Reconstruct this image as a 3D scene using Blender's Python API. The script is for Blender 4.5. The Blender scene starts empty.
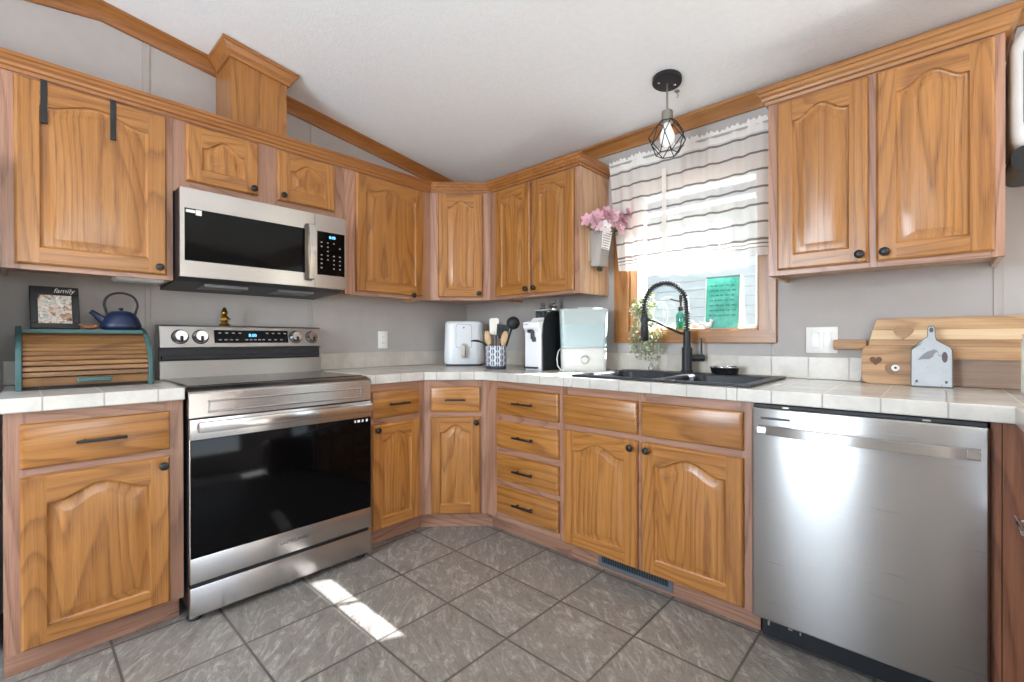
import bpy, bmesh, math, random
from mathutils import Vector, Matrix
PI = math.pi
R = math.radians
random.seed(7)
scene = bpy.context.scene
COL = scene.collection

# ------------------------------------------------------------------ camera
CAM = Vector((2.726, -2.412, 1.084))
def cam_setup():
    a, t, r = R(42.78), R(-.128), R(-.118)
    fw = Vector((-math.sin(a)*math.cos(t), math.cos(a)*math.cos(t), math.sin(t)))
    ri = Vector((math.cos(a), math.sin(a), 0)); up = ri.cross(fw)
    r2 = ri*math.cos(r)+up*math.sin(r); u2 = -ri*math.sin(r)+up*math.cos(r)
    cd = bpy.data.cameras.new('camera'); co = bpy.data.objects.new('camera', cd); COL.objects.link(co)
    cd.sensor_width = 36; cd.sensor_fit = 'HORIZONTAL'; cd.lens = 36*456.75/1024
    cd.clip_start = .02
    m = Matrix.Identity(4)
    for i in range(3):
        m[i][0] = r2[i]; m[i][1] = u2[i]; m[i][2] = -fw[i]; m[i][3] = CAM[i]
    co.matrix_world = m
    scene.camera = co
cam_setup()

# ------------------------------------------------------------------ world, sun, daylight, exposure
def light_setup():
    w = bpy.data.worlds.new('sky'); scene.world = w; w.use_nodes = True
    nt = w.node_tree; bg = nt.nodes['Background']
    sk = nt.nodes.new('ShaderNodeTexSky'); sk.sky_type = 'NISHITA'; sk.sun_disc = False
    sk.sun_elevation = R(45); sk.sun_rotation = R(28); sk.air_density = 1.0; sk.dust_density = 1.5
    nt.links.new(sk.outputs[0], bg.inputs[0]); bg.inputs[1].default_value = .45
    # sun through the window over the sink
    d = Vector((-.50, -1.0, -1.12)).normalized()
    sd = bpy.data.lights.new('sun', 'SUN'); sd.energy = 50; sd.angle = R(.6); sd.color = (.87, .935, 1)
    so = bpy.data.objects.new('sun', sd); COL.objects.link(so); so.rotation_euler = d.to_track_quat('-Z', 'Y').to_euler()
    # daylight entering through the openings behind the camera
    def area(name, loc, target, sx, sy, e, col):
        l = bpy.data.lights.new(name, 'AREA'); l.shape = 'RECTANGLE'; l.size = sx; l.size_y = sy; l.energy = e; l.color = col
        o = bpy.data.objects.new(name, l); COL.objects.link(o); o.location = loc
        o.rotation_euler = (Vector(target)-Vector(loc)).to_track_quat('-Z', 'Y').to_euler()
        return o
    area('rear_daylight', (1.5, -4.42, 1.40), (1.5, 0, 1.40), 1.15, 1.25, 56, (.78, .89, 1))
    area('side_daylight', (5.32, -2.4, 1.5), (0, -2.4, 1.5), 1.85, 1.15, 20, (.86, .93, 1))
    vs = scene.view_settings
    scene.display_settings.display_device = 'sRGB'
    vs.view_transform = 'Standard'; vs.look = 'None'; vs.gamma = 1; vs.use_curve_mapping = False; vs.exposure = 0.68
    c = scene.cycles
    c.use_denoising = True; c.max_bounces = 10; c.diffuse_bounces = 6; c.glossy_bounces = 5
    c.transmission_bounces = 8; c.transparent_max_bounces = 12; c.sample_clamp_indirect = 40; c.caustics_reflective = False
    c.caustics_refractive = False
light_setup()

# ------------------------------------------------------------------ material helpers
MATS = {}
def lin(h):
    if isinstance(h, str):
        h = h.lstrip('#'); v = [int(h[i:i+2], 16)/255 for i in (0, 2, 4)]
    else: v = [c/255 for c in h]
    return tuple((c/12.92 if c <= .04045 else ((c+.055)/1.055)**2.4) for c in v)+(1,)
class NT:
    def __init__(s, name):
        s.m = bpy.data.materials.new(name); s.m.use_nodes = True; s.t = s.m.node_tree; s.b = s.t.nodes['Principled BSDF']
        MATS[name] = s.m
    def n(s, typ, **k):
        x = s.t.nodes.new('ShaderNode'+typ)
        for a, v in k.items(): setattr(x, a, v)
        return x
    def l(s, a, b): s.t.links.new(a, b)
    def math(s, op, a, b=None, c=None):
        x = s.n('Math', operation=op)
        for i, v in enumerate((a, b, c)):
            if v is None: continue
            if isinstance(v, (int, float)): x.inputs[i].default_value = v
            else: s.l(v, x.inputs[i])
        return x.outputs[0]
    def mix(s, f, a, b):
        x = s.n('MixRGB')
        for i, v in enumerate((f, a, b)):
            if isinstance(v, (int, float)): x.inputs[i].default_value = v
            elif isinstance(v, tuple): x.inputs[i].default_value = v
            else: s.l(v, x.inputs[i])
        return x.outputs[0]
    def coord(s, scale=(1, 1, 1), rnd=False, out='Object'):
        tc = s.n('TexCoord'); mp = s.n('Mapping'); s.l(tc.outputs[out], mp.inputs[0]); mp.inputs['Scale'].default_value = scale
        if rnd:
            oi = s.n('ObjectInfo'); v = s.n('VectorMath', operation='SCALE'); s.l(oi.outputs['Random'], v.inputs['Scale'])
            v.inputs[0].default_value = (17.3, 23.1, 31.7); s.l(v.outputs[0], mp.inputs['Location'])
        return mp.outputs[0]
    def noise(s, vec, scale, detail=3, rough=.5, dist=0):
        x = s.n('TexNoise'); s.l(vec, x.inputs['Vector']); x.inputs['Scale'].default_value = scale
        x.inputs['Detail'].default_value = detail; x.inputs['Roughness'].default_value = rough; x.inputs['Distortion'].default_value = dist
        return x.outputs[0]
    def ramp(s, fac, stops):
        x = s.n('ValToRGB'); s.l(fac, x.inputs[0]); e = x.color_ramp.elements
        while len(e) < len(stops): e.new(.5)
        for el, (p, c) in zip(e, stops): el.position = p; el.color = c
        return x.outputs[0]
    def bump(s, h, strength, dist=.01):
        x = s.n('Bump'); s.l(h, x.inputs['Height']); x.inputs['Strength'].default_value = strength; x.inputs['Distance'].default_value = dist
        s.l(x.outputs[0], s.b.inputs['Normal'])
    def set(s, **k):
        for a, v in k.items():
            a = a.replace('_', ' ')
            if isinstance(v, (int, float, tuple)): s.b.inputs[a].default_value = v
            else: s.l(v, s.b.inputs[a])
        return s
def plain(name, col, rough=.5, metal=0., **k):
    if name in MATS: return MATS[name]
    m = NT(name); c = lin(col)
    # slight wear so that no surface is perfectly uniform
    nz = m.noise(m.coord(rnd=True), 9, 3)
    m.set(Base_Color=m.mix(nz, tuple(x*.94 for x in c[:3])+(1,), tuple(min(1, x*1.05) for x in c[:3])+(1,)), Roughness=rough, Metallic=metal, **k)
    return m.m

def oak(name, axis, light, mid, dark, rough=.30, ring=9., fine=1.):
    # plain-sawn oak: long cathedral growth rings, open pores and a slow drift of tone
    m = NT(name)
    def sc(k): return {'z': (1, 1, k), 'x': (k, 1, 1), 'y': (1, k, 1)}[axis]
    v = m.coord(sc(.11), rnd=True)
    wob = m.noise(m.coord(sc(.35), rnd=True), 22, 2, .5)
    big = m.noise(v, 4.2, 1.5, .4, .2)
    ph = m.math('ADD', m.math('MULTIPLY', big, ring*2.2), m.math('MULTIPLY', wob, .35))
    saw = m.math('FRACT', ph)
    rings = m.ramp(saw, [(0., (.05, .05, .05, 1)), (.55, (.14, .14, .14, 1)), (.88, (1, 1, 1, 1)), (.98, (.2, .2, .2, 1))])
    v2 = m.coord(sc(.022), rnd=True)
    fn = m.noise(v2, 330, 2, .6); fn2 = m.noise(v2, 60, 2, .6)
    pores = m.ramp(fn, [(.50, (0, 0, 0, 1)), (.66, (1, 1, 1, 1))])
    base = m.mix(m.ramp(fn2, [(.3, (0, 0, 0, 1)), (.7, (1, 1, 1, 1))]), lin(mid), lin(light))
    f = m.math('MULTIPLY', rings, m.math('MULTIPLY_ADD', pores, .35, .5))
    col = m.mix(m.math('MULTIPLY', f, .92*fine), base, lin(dark))
    col = m.mix(m.math('MULTIPLY', pores, .26*fine), col, lin(dark))
    oi = m.n('ObjectInfo'); hs = m.n('HueSaturation'); m.l(col, hs.inputs['Color'])
    m.l(m.math('MULTIPLY_ADD', oi.outputs['Random'], .18, .91), hs.inputs['Value'])
    m.set(Base_Color=hs.outputs[0], Roughness=rough)
    m.b.inputs['Coat Weight'].default_value = .25; m.b.inputs['Coat Roughness'].default_value = .22
    m.bump(f, .10, .0015)
    return m.m
OV = oak('oak_door_vertical', 'z', 'BA8042', 'A56B2F', '693B17')
OH = oak('oak_door_horizontal', 'x', 'BA8042', 'A56B2F', '693B17')
FV = oak('oak_frame_vertical', 'z', 'B98D74', 'A57A62', '704836', rough=.38)
FH = oak('oak_frame_horizontal', 'x', 'B98D74', 'A57A62', '704836', rough=.38)
LIT = oak('oak_lit_end', 'z', 'D3AC88', 'C59C76', '93674A', rough=.4)  # lighter oak: window light on the cabinet ends is put into the colour
RD = oak('oak_red_shaded', 'z', '9C664A', '875338', '542D1B', rough=.36)  # redder panel oak, with the shade of the right corner put into its tone
TX = oak('oak_trim_x', 'x', 'B27C46', 'A06A36', '74451F', rough=.34, ring=5, fine=.55)
TY = oak('oak_trim_y', 'y', 'A96F38', '985F2C', '6E401C', rough=.34, ring=5, fine=.55)
TZ = oak('oak_trim_z', 'z', 'B27C46', 'A06A36', '74451F', rough=.34)
BD1 = oak('board_acacia', 'x', 'D2AC80', 'BD9164', '8A6038', rough=.5, ring=5)
BD2 = oak('board_teak', 'x', 'C49A6C', 'AE8256', '7A5230', rough=.5, ring=6)
BD3 = oak('board_walnut', 'x', 'A08673', '8E7462', '665044', rough=.5, ring=4)
BD4 = oak('board_maple', 'x', 'E9CDA6', 'DDBD92', 'C09A6C', rough=.5, ring=4)
TAM = oak('tambour_wood', 'x', 'A87E50', '8E653A', '5A3B20', rough=.5, ring=5)
SPN = oak('spoon_wood', 'z', 'DDBB8E', 'CDA878', 'A98454', rough=.55, ring=4)

def steel(name, col, rough, axis='x', aniso=.85):
    m = NT(name)
    sc = {'x': (.01, 1, 1), 'z': (1, 1, .01)}[axis]
    nz = m.noise(m.coord(sc), 420, 2, .5)
    c = lin(col)
    m.set(Base_Color=m.mix(nz, tuple(x*.95 for x in c[:3])+(1,), c), Metallic=1., Roughness=m.math('MULTIPLY_ADD', nz, .03, rough-.015))
    m.b.inputs['Anisotropic'].default_value = aniso; m.b.inputs['Anisotropic Rotation'].default_value = .25
    tg = m.n('Tangent', direction_type='RADIAL', axis='Z'); m.l(tg.outputs[0], m.b.inputs['Tangent'])
    return m.m
ST = steel('brushed_steel', 'C9C6C3', .26)
ST2 = steel('brushed_steel_dull', 'B5B2AF', .36)
DWS = steel('dishwasher_steel', 'BDBBB9', .28)
STH = steel('handle_steel', 'CFCCC9', .2)
CHR = plain('polished_chrome', 'D8D8DA', .12, 1.)
NIK = plain('brushed_nickel', 'A9A49C', .34, 1.)
BLK = plain('black_satin', '17171A', .38)
BLM = plain('black_matte_metal', '1B1B1E', .45)
BLG = plain('black_glass', '060607', .09, Specular_IOR_Level=.14)
BLP = plain('black_plastic', '1E1F22', .5)
SNK = plain('black_composite', '26272B', .42)
WHP = plain('white_plastic', 'ECEAE6', .35)
WHV = plain('white_vinyl', 'EDE9E0', .45)
LGP = plain('light_grey_plastic', 'D9DAD8', .4)
TEA = plain('teal_paint', '3F5F5D', .55)
NAV = plain('navy_cast_iron', '1E2A48', .42)
BRS = plain('aged_brass', '9A7430', .32, .9)
CPR = plain('copper_brown', '9C6240', .45, .2)
GLS = None
def glass(name, tint=(1, 1, 1, 1), alpha=.12, rough=.02):
    m = NT(name); t = m.t
    tr = m.n('BsdfTransparent'); tr.inputs[0].default_value = tint
    gl = m.n('BsdfGlossy'); gl.inputs['Roughness'].default_value = rough
    fr = m.n('LayerWeight'); fr.inputs[0].default_value = .5
    mx = m.n('MixShader'); m.l(m.math('MULTIPLY_ADD', m.math('POWER', fr.outputs[1], 4.), .6, alpha*.3), mx.inputs[0])
    m.l(tr.outputs[0], mx.inputs[1]); m.l(gl.outputs[0], mx.inputs[2])
    m.l(mx.outputs[0], t.nodes['Material Output'].inputs[0])
    return m.m
GLS = glass('clear_glass')
TGL = glass('teal_glass', lin('8FCFC0'), .2)

def emit(name, col, strength):
    m = NT(name); m.set(Base_Color=lin(col), Emission_Color=lin(col), Emission_Strength=strength); return m.m
LED = emit('blue_display_digits', '66B4FF', 2.0)

def counter_mat(name, x0, y0, z_lines=None, col='DCD7CE', grout='A9A39A', w=.0022):
    m = NT(name); tc = m.n('TexCoord'); sp = m.n('SeparateXYZ'); m.l(tc.outputs['Object'], sp.inputs[0])
    def line(o, off, p):
        f = m.math('FRACT', m.math('DIVIDE', m.math('SUBTRACT', o, off-100*p), p))
        d = m.math('ABSOLUTE', m.math('SUBTRACT', f, .5))
        return m.math('GREATER_THAN', d, .5-w/p)
    g = m.math('MAXIMUM', line(sp.outputs[0], x0, .1475), line(sp.outputs[1], y0, .1475))
    n1 = m.noise(tc.outputs['Object'], 7, 5, .6); n2 = m.noise(tc.outputs['Object'], 45, 3, .6)
    c = lin(col); d = tuple(x*.80 for x in c[:3])+(1,)
    base = m.mix(m.ramp(n1, [(.35, (0, 0, 0, 1)), (.65, (1, 1, 1, 1))]), d, c)
    base = m.mix(m.math('MULTIPLY', m.ramp(n2, [(.45, (0, 0, 0, 1)), (.7, (1, 1, 1, 1))]), .25), base, tuple(x*.72 for x in c[:3])+(1,))
    m.set(Base_Color=m.mix(g, base, lin(grout)), Roughness=m.math('MULTIPLY_ADD', g, .5, .22))
    m.bump(m.math('SUBTRACT', 1, g), .5, .002)
    return m.m
CTR = counter_mat('counter_tile', 1.574, -2.361)
SPL = counter_mat('splash_tile', 1.574, -2.361, col='CFC7BB', grout='B5AEA3')

def wall_mat():
    m = NT('greige_wallboard'); v = m.coord()
    n1 = m.noise(v, 14, 4, .6); n2 = m.noise(v, 260, 2)
    m.set(Base_Color=m.mix(n1, lin('ADA7A3'), lin('B9B3AF')), Roughness=.62)
    m.bump(n2, .08, .001); return m.m
WAL = wall_mat()
BAT = plain('greige_batten', 'ADA59F', .55)
def ceil_mat():
    m = NT('stippled_ceiling'); v = m.coord()
    n2 = m.noise(v, 95, 3, .6); n1 = m.noise(v, 40, 2)
    h = m.ramp(n2, [(.42, (0, 0, 0, 1)), (.62, (1, 1, 1, 1))])
    m.set(Base_Color=m.mix(n1, lin('F2F3F4'), lin('FAFBFB')), Roughness=.85)
    m.bump(h, .22, .003); return m.m
CEI = ceil_mat()
def floor_mat():
    m = NT('slate_vinyl_tile'); tc = m.n('TexCoord'); sp = m.n('SeparateXYZ'); m.l(tc.outputs['Object'], sp.inputs[0])
    px, py = .3335, .3255
    u = m.math('DIVIDE', m.math('SUBTRACT', sp.outputs[0], .918-20*px), px)
    v = m.math('DIVIDE', m.math('SUBTRACT', sp.outputs[1], -.887-20*py), py)
    cu, cv = m.math('FLOOR', u), m.math('FLOOR', v)
    cb = m.n('CombineXYZ'); m.l(cu, cb.inputs[0]); m.l(cv, cb.inputs[1])
    wn = m.n('TexWhiteNoise'); wn.noise_dimensions = '3D'; m.l(cb.outputs[0], wn.inputs[0])
    def edge(x):
        return m.math('ABSOLUTE', m.math('SUBTRACT', m.math('FRACT', x), .5))
    ed = m.math('MAXIMUM', edge(u), edge(v))
    groove = m.math('GREATER_THAN', ed, .489)
    rim = m.ramp(ed, [(.470, (0, 0, 0, 1)), (.492, (1, 1, 1, 1))])
    # veins run one way or the other from tile to tile
    va = m.n('CombineXYZ'); vb = m.n('CombineXYZ')
    rs = m.math('MULTIPLY', wn.outputs[0], 40.)
    ua, vv = sp.outputs[0], sp.outputs[1]
    s1 = m.math('ADD', ua, vv); s2 = m.math('SUBTRACT', ua, vv)
    m.l(m.math('ADD', m.math('MULTIPLY', ua, 1.5), rs), va.inputs[0]); m.l(m.math('ADD', m.math('MULTIPLY', vv, 3.0), m.math('MULTIPLY', ua, 1.1)), va.inputs[1]); m.l(rs, va.inputs[2])
    m.l(m.math('ADD', m.math('MULTIPLY', s1, 3.2), rs), vb.inputs[0]); m.l(m.math('MULTIPLY', s2, .9), vb.inputs[1]); m.l(rs, vb.inputs[2])
    pick = m.math('GREATER_THAN', wn.outputs[0], .5)
    vec = m.mix(pick, va.outputs[0], vb.outputs[0])
    n1 = m.noise(vec, 4.2, 7, .70, 2.2)
    n2 = m.noise(vec, 14, 5, .75, 1.8)
    f = m.math('MULTIPLY_ADD', n2, .4, m.math('MULTIPLY', n1, .6))
    col = m.ramp(f, [(.30, lin('605A54')), (.43, lin('857E76')), (.54, lin('9B948C')), (.66, lin('C8C2BA'))])
    crack = m.ramp(m.math('ABSOLUTE', m.math('SUBTRACT', n1, .5)), [(.0, (1, 1, 1, 1)), (.018, (0, 0, 0, 1))])
    col = m.mix(m.math('MULTIPLY', crack, .45), col, lin('55504B'))
    col = m.mix(m.math('MULTIPLY', rim, .35), col, lin('655F59'))
    col = m.mix(groove, col, lin('5C5650'))
    hs = m.n('HueSaturation'); m.l(col, hs.inputs['Color']); m.l(m.math('MULTIPLY_ADD', wn.outputs[0], .12, .94), hs.inputs['Value'])
    m.set(Base_Color=hs.outputs[0], Roughness=m.math('MULTIPLY_ADD', n2, .25, .26))
    m.bump(m.math('SUBTRACT', f, m.math('MULTIPLY', rim, .5)), .35, .004)
    return m.m
FLR = floor_mat()

# ------------------------------------------------------------------ mesh helpers
class MB:
    def __init__(s): s.v = []; s.f = []; s.m = []; s.mi = 0; s.xf = None; s.weld = False
    def add(s, vs, fs):
        o = len(s.v)
        for p in vs:
            p = Vector(p)
            if s.xf is not None: p = s.xf @ p
            s.v.append(tuple(p))
        for f in fs: s.f.append(tuple(i+o for i in f)); s.m.append(s.mi)
        return s
    def box(s, x0, x1, y0, y1, z0, z1):
        vs = [(x, y, z) for x in (x0, x1) for y in (y0, y1) for z in (z0, z1)]
        return s.add(vs, [(0, 1, 3, 2), (4, 6, 7, 5), (0, 4, 5, 1), (2, 3, 7, 6), (0, 2, 6, 4), (1, 5, 7, 3)])
    def rbox(s, x0, x1, y0, y1, z0, z1, r=.004, n=2):
        # box with rounded edges
        cx, cy, cz = (x0+x1)/2, (y0+y1)/2, (z0+z1)/2
        hx, hy, hz = abs(x1-x0)/2, abs(y1-y0)/2, abs(z1-z0)/2
        r = min(r, hx*.98, hy*.98, hz*.98)
        bm = bmesh.new(); bmesh.ops.create_cube(bm, size=2)
        for v in bm.verts: v.co = Vector((cx+v.co.x*hx, cy+v.co.y*hy, cz+v.co.z*hz))
        bmesh.ops.bevel(bm, geom=bm.edges[:], offset=r, segments=n, profile=.5, affect='EDGES')
        bm.verts.index_update()
        s.add([v.co[:] for v in bm.verts], [tuple(v.index for v in f.verts) for f in bm.faces]); bm.free()
        return s
    def prism(s, pts, d0, d1, axis='z'):
        # outline extruded along an axis; the two outline coordinates are the other axes in order
        n = len(pts)
        def P(a, b, d): return {'z': (a, b, d), 'y': (a, d, b), 'x': (d, a, b)}[axis]
        vs = [P(a, b, d0) for a, b in pts]+[P(a, b, d1) for a, b in pts]
        fs = [tuple(range(n)), tuple(range(2*n-1, n-1, -1))]+[(i, (i+1) % n, n+(i+1) % n, n+i) for i in range(n)]
        return s.add(vs, fs)
    def rings(s, rs, cap0=True, cap1=True, close=True):
        n = len(rs[0]); vs = [p for r in rs for p in r]; fs = []
        for k in range(len(rs)-1):
            for i in range(n if close else n-1):
                j = (i+1) % n
                fs.append((k*n+i, k*n+j, (k+1)*n+j, (k+1)*n+i))
        if cap0: fs.append(tuple(range(n-1, -1, -1)))
        if cap1: fs.append(tuple((len(rs)-1)*n+i for i in range(n)))
        return s.add(vs, fs)
    def lathe(s, prof, c=(0, 0, 0), n=24, axis='z', cap=True):
        rs = []
        for r, h in prof:
            ring = []
            for i in range(n):
                a = 2*PI*i/n; x, y = r*math.cos(a), r*math.sin(a)
                p = {'z': (x, y, h), 'y': (x, h, y), 'x': (h, x, y)}[axis]
                ring.append((c[0]+p[0], c[1]+p[1], c[2]+p[2]))
            rs.append(ring)
        return s.rings(rs, cap, cap)
    def tube(s, path, r, n=10, cap=True):
        path = [Vector(p) for p in path]; rs = []; prev = None
        for i, p in enumerate(path):
            t = (path[min(i+1, len(path)-1)]-path[max(i-1, 0)]).normalized()
            if prev is None:
                u = t.orthogonal().normalized()
            else:
                u = (prev-t*prev.dot(t)); u = u.normalized() if u.length > 1e-6 else t.orthogonal().normalized()
            prev = u; w = t.cross(u)
            rr = r[i] if isinstance(r, (list, tuple)) else r
            rs.append([tuple(p+u*math.cos(2*PI*k/n)*rr+w*math.sin(2*PI*k/n)*rr) for k in range(n)])
        return s.rings(rs, cap, cap)
    def sphere(s, c, rx, ry=None, rz=None, n=16, m=10):
        ry = ry or rx; rz = rz or rx; rs = []
        for k in range(1, m):
            a = PI*k/m
            rs.append([(c[0]+rx*math.sin(a)*math.cos(2*PI*i/n), c[1]+ry*math.sin(a)*math.sin(2*PI*i/n), c[2]-rz*math.cos(a)) for i in range(n)])
        return s.rings(rs)
    def sweep(s, path, prof, zf=None):
        # profile (outward, dz) swept along a plan path; outward is to the right of travel; zf(x,y) adds height
        n = len(path); P = [Vector((p[0], p[1])) for p in path]; rs = []
        for i in range(n):
            if i == 0: d = (P[1]-P[0]).normalized(); nn = Vector((d.y, -d.x)); k = 1
            elif i == n-1: d = (P[-1]-P[-2]).normalized(); nn = Vector((d.y, -d.x)); k = 1
            else:
                a = (P[i]-P[i-1]).normalized(); b = (P[i+1]-P[i]).normalized()
                na, nb = Vector((a.y, -a.x)), Vector((b.y, -b.x)); nn = (na+nb).normalized(); k = 1/max(.3, nn.dot(na))
            ring = []
            for o, dz in prof:
                q = P[i]+nn*o*k; z = zf(q.x, q.y) if zf else 0
                ring.append((q.x, q.y, z+dz))
            rs.append(ring)
        return s.rings(rs)
    def build(s, name, mat, parent=None, smooth=None, bevel=0, loc=None):
        me = bpy.data.meshes.new(name); me.from_pydata(s.v, [], s.f); me.update()
        for x in (mat if isinstance(mat, (list, tuple)) else [mat]): me.materials.append(x)
        for p, i in zip(me.polygons, s.m): p.material_index = i
        bm = bmesh.new(); bm.from_mesh(me)
        if s.weld: bmesh.ops.remove_doubles(bm, verts=bm.verts[:], dist=1e-5)
        bmesh.ops.recalc_face_normals(bm, faces=bm.faces[:])
        bm.to_mesh(me); bm.free()
        o = bpy.data.objects.new(name, me); COL.objects.link(o)
        if parent is not None: o.parent = parent
        if loc is not None: o.location = loc
        if smooth is not None:
            for p in me.polygons: p.use_smooth = True
            me.set_sharp_from_angle(angle=R(smooth))
        if bevel:
            b = o.modifiers.new('bevel', 'BEVEL'); b.width = bevel; b.segments = 2; b.limit_method = 'ANGLE'; b.angle_limit = R(40)
        return o
def tag(o, label, cat, group=None):
    o['label'] = label; o['category'] = cat
    if group: o['group'] = group
    return o
def thing(name, label, cat, loc=(0, 0, 0), rotz=0, group=None):
    o = bpy.data.objects.new(name, None); COL.objects.link(o); o.location = loc; o.rotation_euler = (0, 0, rotz); o.empty_display_size = .05
    return tag(o, label, cat, group)
def struct(o): o['kind'] = 'structure'; return o
def text(name, body, size, mat, parent, loc, rot=(PI/2, 0, 0), extrude=.0004, align='CENTER', sx=1, shear=0):
    c = bpy.data.curves.new(name, 'FONT'); c.body = body; c.size = size; c.extrude = extrude; c.align_x = align; c.align_y = 'CENTER'; c.shear = shear
    tmp = bpy.data.objects.new(name, c); me = bpy.data.meshes.new_from_object(tmp); bpy.data.objects.remove(tmp); me.name = name
    me.materials.clear(); me.materials.append(mat)
    o = bpy.data.objects.new(name, me); COL.objects.link(o); o.parent = parent; o.location = loc; o.rotation_euler = rot; o.scale = (sx, 1, 1)
    return o
def face_cam(x, y): return math.atan2(CAM.y-y, CAM.x-x)+PI/2
def arc(cx, cy, r, a0, a1, n): return [(cx+r*math.cos(R(a0+(a1-a0)*i/n)), cy+r*math.sin(R(a0+(a1-a0)*i/n))) for i in range(n+1)]
def rrect(x0, x1, y0, y1, r, n=5):
    return arc(x1-r, y0+r, r, -90, 0, n)+arc(x1-r, y1-r, r, 0, 90, n)+arc(x0+r, y1-r, r, 90, 180, n)+arc(x0+r, y0+r, r, 180, 270, n)

# ------------------------------------------------------------------ room shell
def zc(y): return 2.262+.1454*(-y if y > -2.16 else 4.32+y)
XR, YB = 5.25, -4.35
struct(MB().box(-.12, XR, YB-.12, .12, -.05, 0).build('floor', FLR))
m = MB(); m.prism([(.12, 2.24), (.12, 2.40), (-2.16, 2.74), (YB-.12, 2.40), (YB-.12, 2.24), (YB, zc(YB)), (-2.16, zc(-2.16)), (0, zc(0)), (0, 2.24)], -.12, XR+.12, 'x')
struct(m.build('ceiling', CEI))
struct(MB().prism([(0.12, 0), (0.12, 2.26), (-2.16, 2.60), (YB-.12, 2.26), (YB-.12, 0)], -.12, 0, 'x').build('wall_left', WAL))
WX0, WX1, WZ0, WZ1 = 1.42, 2.115, 1.127, 1.965
m = MB(); m.box(0, WX0, 0, .12, 0, 2.27); m.box(WX1, 3.7, 0, .12, 0, 2.27); m.box(5.1, XR, 0, .12, 0, 2.27); m.box(3.7, 5.1, 0, .12, 2.05, 2.27); m.box(WX0, WX1, 0, .12, 0, WZ0); m.box(WX0, WX1, 0, .12, WZ1, 2.27)  # the wide opening at the far right is added to admit sun
struct(m.build('wall_back', WAL))
m = MB(); m.box(0, .9, YB-.12, YB, 0, 2.27); m.box(2.1, XR, YB-.12, YB, 0, 2.27)
m.box(.9, 2.1, YB-.12, YB, 2.05, 2.27); m.box(.9, 2.1, YB-.12, YB, 0, .75)
struct(m.build('wall_front', WAL))
m = MB(); m.box(XR, XR+.12, YB, -3.35, 0, 2.5); m.box(XR, XR+.12, -1.45, .12, 0, 2.5); m.box(XR, XR+.12, -3.35, -1.45, 0, .9); m.box(XR, XR+.12, -3.35, -1.45, 2.1, 2.7)
struct(m.build('wall_right', WAL))
# casings of the openings behind the camera
m = MB()
for a, b, c, d in ((.83, .9, .68, 2.12), (2.1, 2.17, .68, 2.12), (.83, 2.17, 2.05, 2.12), (.83, 2.17, .68, .75)): m.box(a, b, YB, YB+.018, c, d)
struct(m.build('window_3', TZ))
m = MB()
for a, b, c, d in ((3.63, 3.7, 0, 2.12), (5.1, 5.17, 0, 2.12), (3.63, 5.17, 2.05, 2.12)): m.box(a, b, -.018, 0, c, d)
struct(m.build('added_door_1', TZ))  # unseen patio door, added so that sun reaches the pale floor
MB_pale = plain('bounce_pale_carpet', 'DDD8CF', .95)  # unseen pale floor, added to bounce sunlight up to the ceiling
struct(MB().box(3.56, XR, YB, 0, 0, .008).build('bounce_floor_2', MB_pale))
m = MB()
for a, b, c, d in ((-3.42, -3.35, .83, 2.17), (-1.45, -1.38, .83, 2.17), (-3.42, -1.38, 2.1, 2.17), (-3.42, -1.38, .83, .9)): m.box(XR-.018, XR, a, b, c, d)
struct(m.build('window_2', TZ))

# ceiling crown along the walls
CP = [(0, 0), (.052, 0), (.052, -.012), (.040, -.020), (.026, -.036), (.016, -.050), (.012, -.058), (.012, -.070), (0, -.070)]
def wall_crown(name, ys):
    rs = [[(o, y, zc(y)+dz) for o, dz in CP] for y in ys]
    return struct(MB().rings(rs).build(name, TY))
wall_crown('trim_1', [0, -1.46]); wall_crown('trim_2', [-1.715, -2.16, YB])
struct(MB().rings([[(x, -o, zc(0)-.003+dz) for o, dz in CP] for x in (0, XR)]).build('trim_3', TX))
# vertical battens over the wallboard seams
def batten(name, wall, p, z0, z1, w=.022):
    m = MB()
    if wall == 'A': m.rbox(0, .004, p-w/2, p+w/2, z0, z1, .0015, 1)
    else: m.rbox(p-w/2, p+w/2, -.004, 0, z0, z1, .0015, 1)
    return struct(m.build(name, BAT))
batten('trim_4', 'A', -1.997, 1.0, 1.345); batten('trim_5', 'A', -1.232, 1.155, 1.35)
batten('trim_6', 'A', -2.0, 2.07, zc(-2)-.07, .028); batten('trim_7', 'A', -1.225, 2.07, zc(-1.225)-.07, .012)
batten('trim_8', 'B', 2.895, 1.0, 1.36, .026); batten('trim_9', 'B', 1.345, 1.0, 1.066, .008); batten('trim_10', 'B', 2.165, 1.0, 1.066, .008)
struct(MB().rbox(0, .012, -.012, 0, 1.0, 1.36, .002, 1).build('trim_11', BAT))

# ------------------------------------------------------------------ window over the sink
win = bpy.data.objects.new('window_1', None); COL.objects.link(win); win['kind'] = 'structure'
m = MB(); m.rbox(1.332, WX0+.006, -.018, 0, 1.066, 2.04, .004); m.rbox(WX1-.006, 2.187, -.018, 0, 1.066, 2.04, .004); m.build('casing', TZ, win)
m = MB(); m.rbox(1.332, 2.187, -.0185, 0, 1.066, WZ0+.004, .004); m.rbox(1.332, 2.187, -.0185, 0, WZ1-.004, 2.04, .004); m.build('casing', TX, win)
m = MB(); m.box(WX0, WX0+.014, 0, .075, WZ0, WZ1); m.box(WX1-.014, WX1, 0, .075, WZ0, WZ1); m.build('jamb', TZ, win)
m = MB(); m.box(WX0, WX1, 0, .075, WZ0-.002, WZ0+.012); m.box(WX0, WX1, 0, .075, WZ1-.014, WZ1); m.build('sill', TX, win)
fx0, fx1 = WX0+.014, WX1-.012
m = MB()
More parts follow.
